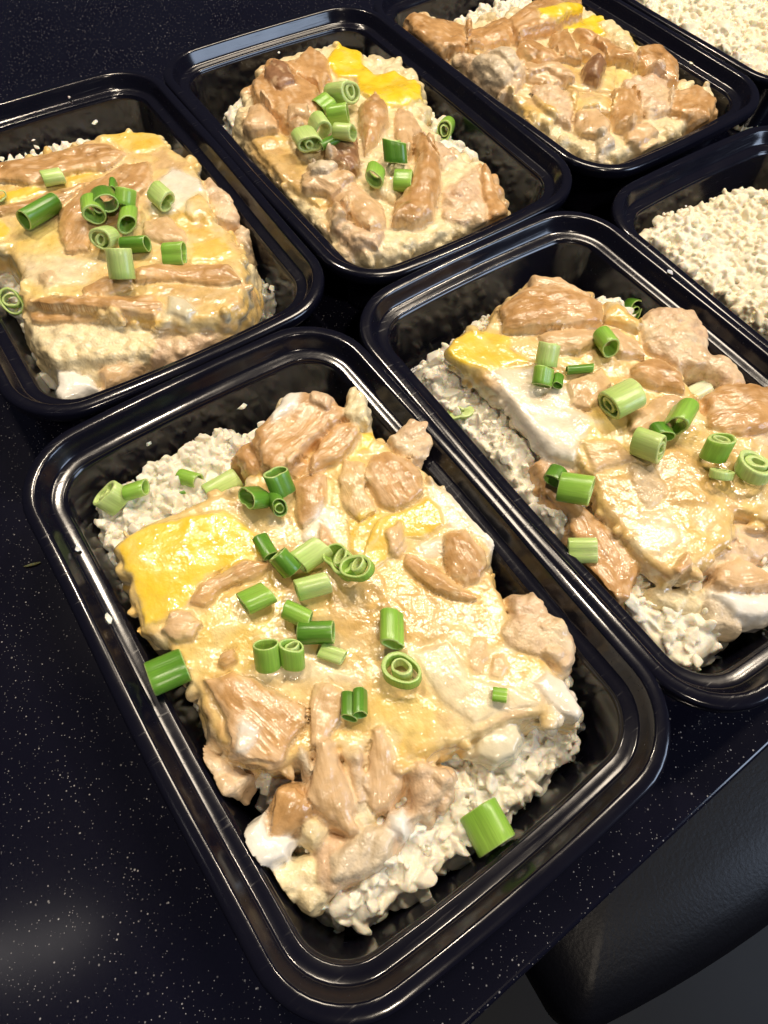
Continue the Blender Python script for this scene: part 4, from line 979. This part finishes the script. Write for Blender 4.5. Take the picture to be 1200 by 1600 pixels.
def scallion(u, v, ang, elev, lpx, dpx, tone, label, inner=None, crease=0., hollow=None, group='sliced scallions', lift=0., seed=[0]):
    seed[0] += 1; sd = seed[0]; r = np.random.default_rng(sd+900)
    d0 = ray(u, v); d0 = d0/(d0@fw)
    # depth guess from the surface under the pixel
    h = BVH.ray_cast(Vector(CAM), Vector(d0).normalized())
    dist = (h[0]-Vector(CAM)).dot(Vector(fw)) if h[0] is not None else (RIM-.03-CAM[2])/d0[2]
    mpp = dist/F; R = dpx*mpp/2*.93; ln = lpx*mpp*.93
    # horizontal direction whose picture runs along ang
    p0 = CAM+d0*dist; a = math.radians(ang)
    q = at(u+30*math.cos(a), v+30*math.sin(a), p0[2]); hd = (q-p0); hd[2] = 0; hd /= np.linalg.norm(hd)
    e = math.radians(elev); ax = hd*math.cos(e)+np.array([0, 0, 1])*math.sin(e)
    sup = abs(math.sin(e))*ln/2+math.cos(e)*R
    t = dist*1.02; c = None
    for _ in range(160):
        c = CAM+d0*t; g = max(ground(c[0], c[1]), ground(c[0]+hd[0]*ln*.3*math.cos(e), c[1]+hd[1]*ln*.3*math.cos(e))*.5+ground(c[0]-hd[0]*ln*.3*math.cos(e), c[1]-hd[1]*ln*.3*math.cos(e))*.5)
        if c[2]-g >= sup*.90+lift/1000: break
        t -= .0006
    wall = {'d': .15, 'm': .20, 'l': .27, 'w': .34}[tone] if hollow is None else hollow
    if inner is None: inner = tone in ('l', 'w') and r.random() < .3
    V, Fc, C, fb = tube(R, wall, ln, tone, sd, r.uniform(.05, .32), crease, r.uniform(-.36, .36))
    root = empty('scallion_slice', c); tag(root, label, 'scallion', group)
    Zx = Vector(ax); X_ = Zx.orthogonal().normalized(); Y_ = Zx.cross(X_)
    M3 = np.array([X_[:], Y_[:], Zx[:]]).T
    a_ = mesh_obj('outer_layer', V@M3.T, Fc, M_SCAL, root, True, C, None, {'fib': fb})
    if inner:
        ri = R*(1-wall)*r.uniform(.66, .84); off = (R*(1-wall)-ri)*r.uniform(.2, .8)
        t2 = {'d': 'm', 'm': 'l', 'l': 'l', 'w': 'w'}[tone]
        Vi, Fi, Ci, fi = tube(ri, {'d': .25, 'm': .28, 'l': .45, 'w': .6}[tone], ln*r.uniform(.90, 1.0), t2, sd+50, .12, .1, .1, 22)
        Vi = Vi+[off, off*.4, 0]
        mesh_obj('inner_layer', Vi@M3.T, Fi, M_SCAL, root, True, Ci, None, {'fib': fi})
    wv = V@M3.T+c
    PLACED.append(BVHTree.FromPolygons(wv.tolist(), Fc.tolist()))
    return root
A_S = [
 (177,778,200,35,32,41,'l','pale scallion ring leaning at the far left corner of the front container',dict(inner=True)),
 (212,766,-15,5,34,29,'m','short green scallion touching the leaning pale ring in the front container'),
 (296,749,20,8,36,28,'m','single green scallion on the bare rice behind the broad yolk of the front container'),
 (348,761,-30,0,58,34,'l','long pale ribbed scallion lying behind the broad yolk of the front container'),
 (397,777,150,40,34,40,'d','dark hollow scallion ring, leftmost of the three beside the top chicken chunk',dict(inner=False,hollow=.16)),
 (437,754,240,50,40,36,'d','dark curled scallion, upper one of the three beside the top chicken chunk',dict(inner=False,hollow=.2)),
 (433,787,60,25,28,29,'d','small dark scallion, lowest of the three beside the top chicken chunk',dict(inner=True)),
 (414,854,60,0,42,24,'d','thin dark scallion tube lying on the edge of the broad yolk in the front container',dict(inner=False)),
 (445,880,220,35,40,39,'d','dark scallion with ring end up, between the thin dark tube and the pale ribbed piece',dict(inner=True)),
 (485,867,-35,0,50,36,'l','pale ribbed scallion, upper one of two pale pieces in the centre of the front slab'),
 (488,916,-15,0,54,40,'l','pale scallion, lower one of two pale pieces in the centre of the front slab',dict(inner=True)),
 (535,878,200,55,26,54,'m','large green scallion ring standing in front of a second ring, centre of the front slab',dict(inner=True)),
 (559,888,200,55,16,48,'m','half hidden scallion ring behind the large green ring on the front slab',dict(inner=True)),
 (400,935,-25,0,46,38,'m','green scallion at the left of the centre cluster, beside the curved chicken strip'),
 (465,960,25,0,48,36,'m','mid green scallion tilted above the darkest double piece on the front slab'),
 (494,989,0,5,58,40,'d','darkest wide scallion with a groove, at the foot of the centre cluster',dict(crease=.25,inner=False)),
 (417,1025,270,50,46,39,'m','upright hollow scallion, left of the standing pair on the front slab',dict(inner=False,hollow=.16)),
 (457,1024,270,55,42,36,'m','upright scallion with nested rings, right of the standing pair on the front slab',dict(inner=True)),
 (519,1022,20,5,42,20,'l','thin pale scallion sliver below the darkest wide piece',dict(inner=False)),
 (613,982,90,8,58,37,'m','lone green scallion lying lengthwise right of the centre cluster on the front slab',dict(crease=.2)),
 (627,1048,250,70,20,62,'m','widest open scallion ring lying flat on the front slab, nested ring inside',dict(inner=True)),
 (546,1103,90,15,44,24,'d','left half of the joined dark scallion pair below the centre of the front slab',dict(inner=False)),
 (563,1098,90,15,44,26,'d','right half of the joined dark scallion pair below the centre of the front slab',dict(inner=False)),
 (781,1086,10,10,24,20,'m','tiny green scallion bit on the near right corner of the front slab',dict(inner=False)),
 (262,1050,155,5,56,46,'d','dark scallion wedged between the left wall and the front slab',dict(inner=False)),
 (762,1292,63,5,64,62,'m','biggest bright green scallion, on the spilled rice by the near right wall',dict(crease=.22)),
 (277,772,-15,0,26,8,'d','dark green scallion sliver in the rice behind the front yolk',dict(inner=False)),
]
B_S = [
 (82,277,-10,0,32,27,'l','pale scallion alone on the far chicken strip of the left slab'),
 (62,330,145,5,66,34,'d','long dark scallion tube at the left of the left slab, open end to the left',dict(inner=False,hollow=.14)),
 (146,326,80,5,36,36,'m','green scallion under the dark grooved one on the left slab'),
 (162,312,70,15,44,36,'d','dark grooved scallion on top of the pile on the left slab',dict(crease=.22,inner=False)),
 (177,291,90,5,28,14,'d','thin dark scallion standing behind the pile on the left slab',dict(inner=False)),
 (196,309,300,40,26,35,'m','scallion ring at the right of the pile on the left slab, ring facing up',dict(inner=True)),
 (199,341,90,10,44,31,'m','green scallion lying towards the viewer, right side of the pile on the left slab'),
 (164,371,120,30,32,37,'l','pale scallion with its ring end to the viewer, below the pile on the left slab',dict(inner=True)),
 (211,382,0,5,42,27,'d','dark scallion lying crosswise just below the pile on the left slab'),
 (188,412,280,50,46,46,'l','largest pale scallion on the left slab, ring end up',dict(inner=True)),
 (252,307,45,5,42,32,'l','split pale scallion on the egg white of the left slab',dict(crease=.3)),
 (272,397,0,5,34,29,'m','small green scallion apart at the right of the left slab'),
 (19,472,80,50,22,39,'m','scallion ring leaning on the near left wall of the left container',dict(inner=True)),
 (0,306,60,30,20,18,'l','scallion cut off by the left picture edge',dict(inner=False)),
]
C_S = [
 (534,146,25,25,42,38,'l','largest scallion of the back heap, ring end to the right beside the yolk',dict(inner=True)),
 (507,163,-30,5,28,25,'m','small scallion left below the largest one on the back heap'),
 (528,180,0,10,34,30,'m','green scallion right below the largest one on the back heap'),
 (499,200,60,5,36,32,'l','pale scallion, right one of two at the left of the back heap cluster'),
 (479,217,60,5,38,32,'l','pale scallion, leftmost of the back heap cluster'),
 (538,207,10,5,30,30,'l','square looking pale scallion at the lower right of the back heap cluster'),
 (514,222,-20,5,34,16,'d','dark scallion tucked under the pale pieces of the back heap cluster',dict(inner=False)),
 (617,237,250,55,32,32,'d','scallion with nested glossy rings upright on the back heap',dict(inner=True)),
 (586,273,100,8,34,29,'m','green scallion, left one of the pair before the chicken strip on the back heap'),
 (630,282,10,8,30,29,'m','green scallion, right one of the pair, against the chicken strip on the back heap'),
 (697,200,110,20,36,27,'m','scallion leaning at the right side of the back heap by the container wall',dict(inner=True)),
]
D_S = [
 (856,554,270,45,36,39,'l','pale scallion ring standing at the edge of the egg white, right slab, upper of two',dict(inner=True)),
 (848,589,270,40,28,31,'m','small scallion ring standing on the egg white, right slab, lower of two',dict(inner=True)),
 (872,595,100,10,26,16,'d','tiny dark scallion beside the standing rings on the right slab',dict(inner=False)),
 (906,577,-5,0,46,18,'d','thin dark scallion lying crosswise on the right slab',dict(inner=False)),
 (947,534,60,8,36,36,'m','ribbed green scallion near the far chicken of the right slab'),
 (972,623,-25,5,56,52,'l','large pale ribbed scallion in the middle of the right slab with white cut end',dict(inner=True)),
 (1063,652,120,5,52,42,'m','bold green scallion at the right of the large pale ribbed one'),
 (1093,612,-25,10,36,29,'w','almost white scallion beside the browned right chicken'),
 (1034,674,60,10,26,26,'d','dark scallion peeping out behind the striped pale one on the right slab',dict(inner=False)),
 (1013,696,35,22,46,46,'l','striped pale scallion with its ring end to the lower right, on the right slab',dict(inner=True)),
 (1121,700,280,55,36,46,'m','standing scallion ring near the right picture edge, above a thinner ring',dict(inner=True)),
 (1127,741,260,45,14,40,'l','thin scallion ring leaning below the standing one near the right picture edge',dict(inner=True)),
 (1178,731,250,70,24,62,'l','widest scallion ring on the right slab, by the right picture edge',dict(inner=True)),
 (899,763,15,12,50,43,'m','green scallion on the lower chicken piece, pale cut end to the right',dict(inner=True)),
 (868,743,120,5,28,28,'d','dark scallion behind the one with the pale cut end',dict(inner=False)),
 (910,860,5,12,46,34,'l','scallion at the left wall on the lower chicken of the right container'),
 (988,482,60,30,24,27,'d','dark scallion behind the right slab near the minced chunk',dict(inner=True)),
 (719,645,200,78,5,36,'l','thin pale scallion slice lying on the rice in the right container',dict(inner=False,hollow=.9)),
]
for tab in (A_S, B_S, C_S, D_S):
    for s in tab:
        scallion(*s[:8], **(s[8] if len(s) > 8 else {}))


# ------------------------------------------------------------------ stray crumbs
def crumb(u, v, z, lpx, wpx, ang, label, name='rice_crumb', cat='crumb', colr=None, wall=False, seed=[0]):
    seed[0] += 1; p = at(u, v, RIM+z/1000); mp = depth(p)/F
    a = math.radians(ang); q = at(u+20*math.cos(a), v+20*math.sin(a), p[2])-p; rz = math.atan2(q[1], q[0])
    Vh, Th = hull(700+seed[0], 16, (lpx*mp/2*1.05, wpx*mp/2*1.05, min(lpx, wpx)*mp*.3))
    o = mesh_obj(name, Vh, Th, M_RICE, None, False, np.tile(colr if colr is not None else RICE_C[2], (len(Vh), 1)))
    o.location = p; o.rotation_euler = (0, 0, rz)
    tag(o, label, cat, 'stray crumbs')
WHT = np.array((.80, .78, .72))
for a in [
 (206,670,-10,11,7,70,'small curled white crumb on the far wall of the front container, left one of two'),
 (231,692,-14,17,12,15,'white rice crumb on the far wall of the front container, right of the curled one'),
 (378,635,-12,18,13,-20,'clear white crumb on the far wall of the front container near its top corner'),
 (121,858,-6,16,7,50,'small white crumb on the left ledge of the front container, farthest one'),
 (155,913,-10,10,6,60,'yellowish crumb on the left wall of the front container, second from the far corner'),
 (175,934,-10,20,8,30,'long white crumb on the left wall of the front container, above the ragged flake'),
 (168,967,-7,22,16,60,'ragged white flake on the left ledge of the front container'),
 (195,981,-9,5,4,0,'tiny white speck right of the ragged flake on the left ledge'),
 (797,865,-8,5,5,0,'tiny speck on the right wall of the front container, upper one'),
 (865,917,-6,9,8,0,'white speck on the right wall of the front container near the minced chunk'),
 (613,1426,-38,14,10,-60,'lone crumb on the floor of the front container near the spilled rice'),
 (525,1458,-38,18,14,-50,'pale crumb lying apart at the near corner of the front container floor'),
 (514,1428,-36,24,20,60,'round cauliflower bit at the near corner of the front container'),
 (148,192,-14,16,7,-55,'thin white crumb on the far wall of the left container'),
 (58,230,-18,14,7,25,'white crumb above the far chicken strip of the left container'),
 (52,219,-16,7,4,-20,'tiny crumb just above the white crumb of the left container'),
 (108,152,-5,7,5,60,'tiny crumb on the far rim of the left container'),
 (2,249,-18,10,10,0,'crumb at the left picture edge on the far wall of the left container'),
 (425,451,-22,16,10,60,'upper crumb on the right wall of the left container'),
 (436,82,-5,5,5,0,'tiny speck on the far ledge of the middle back container'),
 (632,110,-10,6,5,0,'tiny speck on the right wall of the middle back container'),
 (735,245,-20,10,8,30,'crumb on the right wall of the middle back container'),
 (1080,99,-6,10,5,45,'small white crumb on the right ledge of the back container'),
 (923,12,-10,4,4,0,'tiny speck on the far side of the back container'),
 (1163,305,-12,14,8,-20,'triangular white crumb on the far wall of the rice container'),
 (1161,317,-14,8,7,0,'round crumb just below the triangular one in the rice container'),
 (1072,322,-10,5,4,70,'tiny speck on the far wall of the rice container'),
 (1121,1028,-34,18,8,-15,'white crumb on the floor at the near end of the right container'),
 (1193,990,-20,8,5,80,'tiny crumb on the near wall of the right container at the picture edge'),
]: crumb(*a)
crumb(1047,425,.6,14,8,35,'clear bluish water drop on the right rim of the right container','water_drop','drop',np.array((.5,.55,.65)))
crumb(51,882,-41.2,30,6,-15,'dried greenish sliver on the dark counter left of the front container','scallion_sliver','scrap',np.array((.12,.13,.05)))
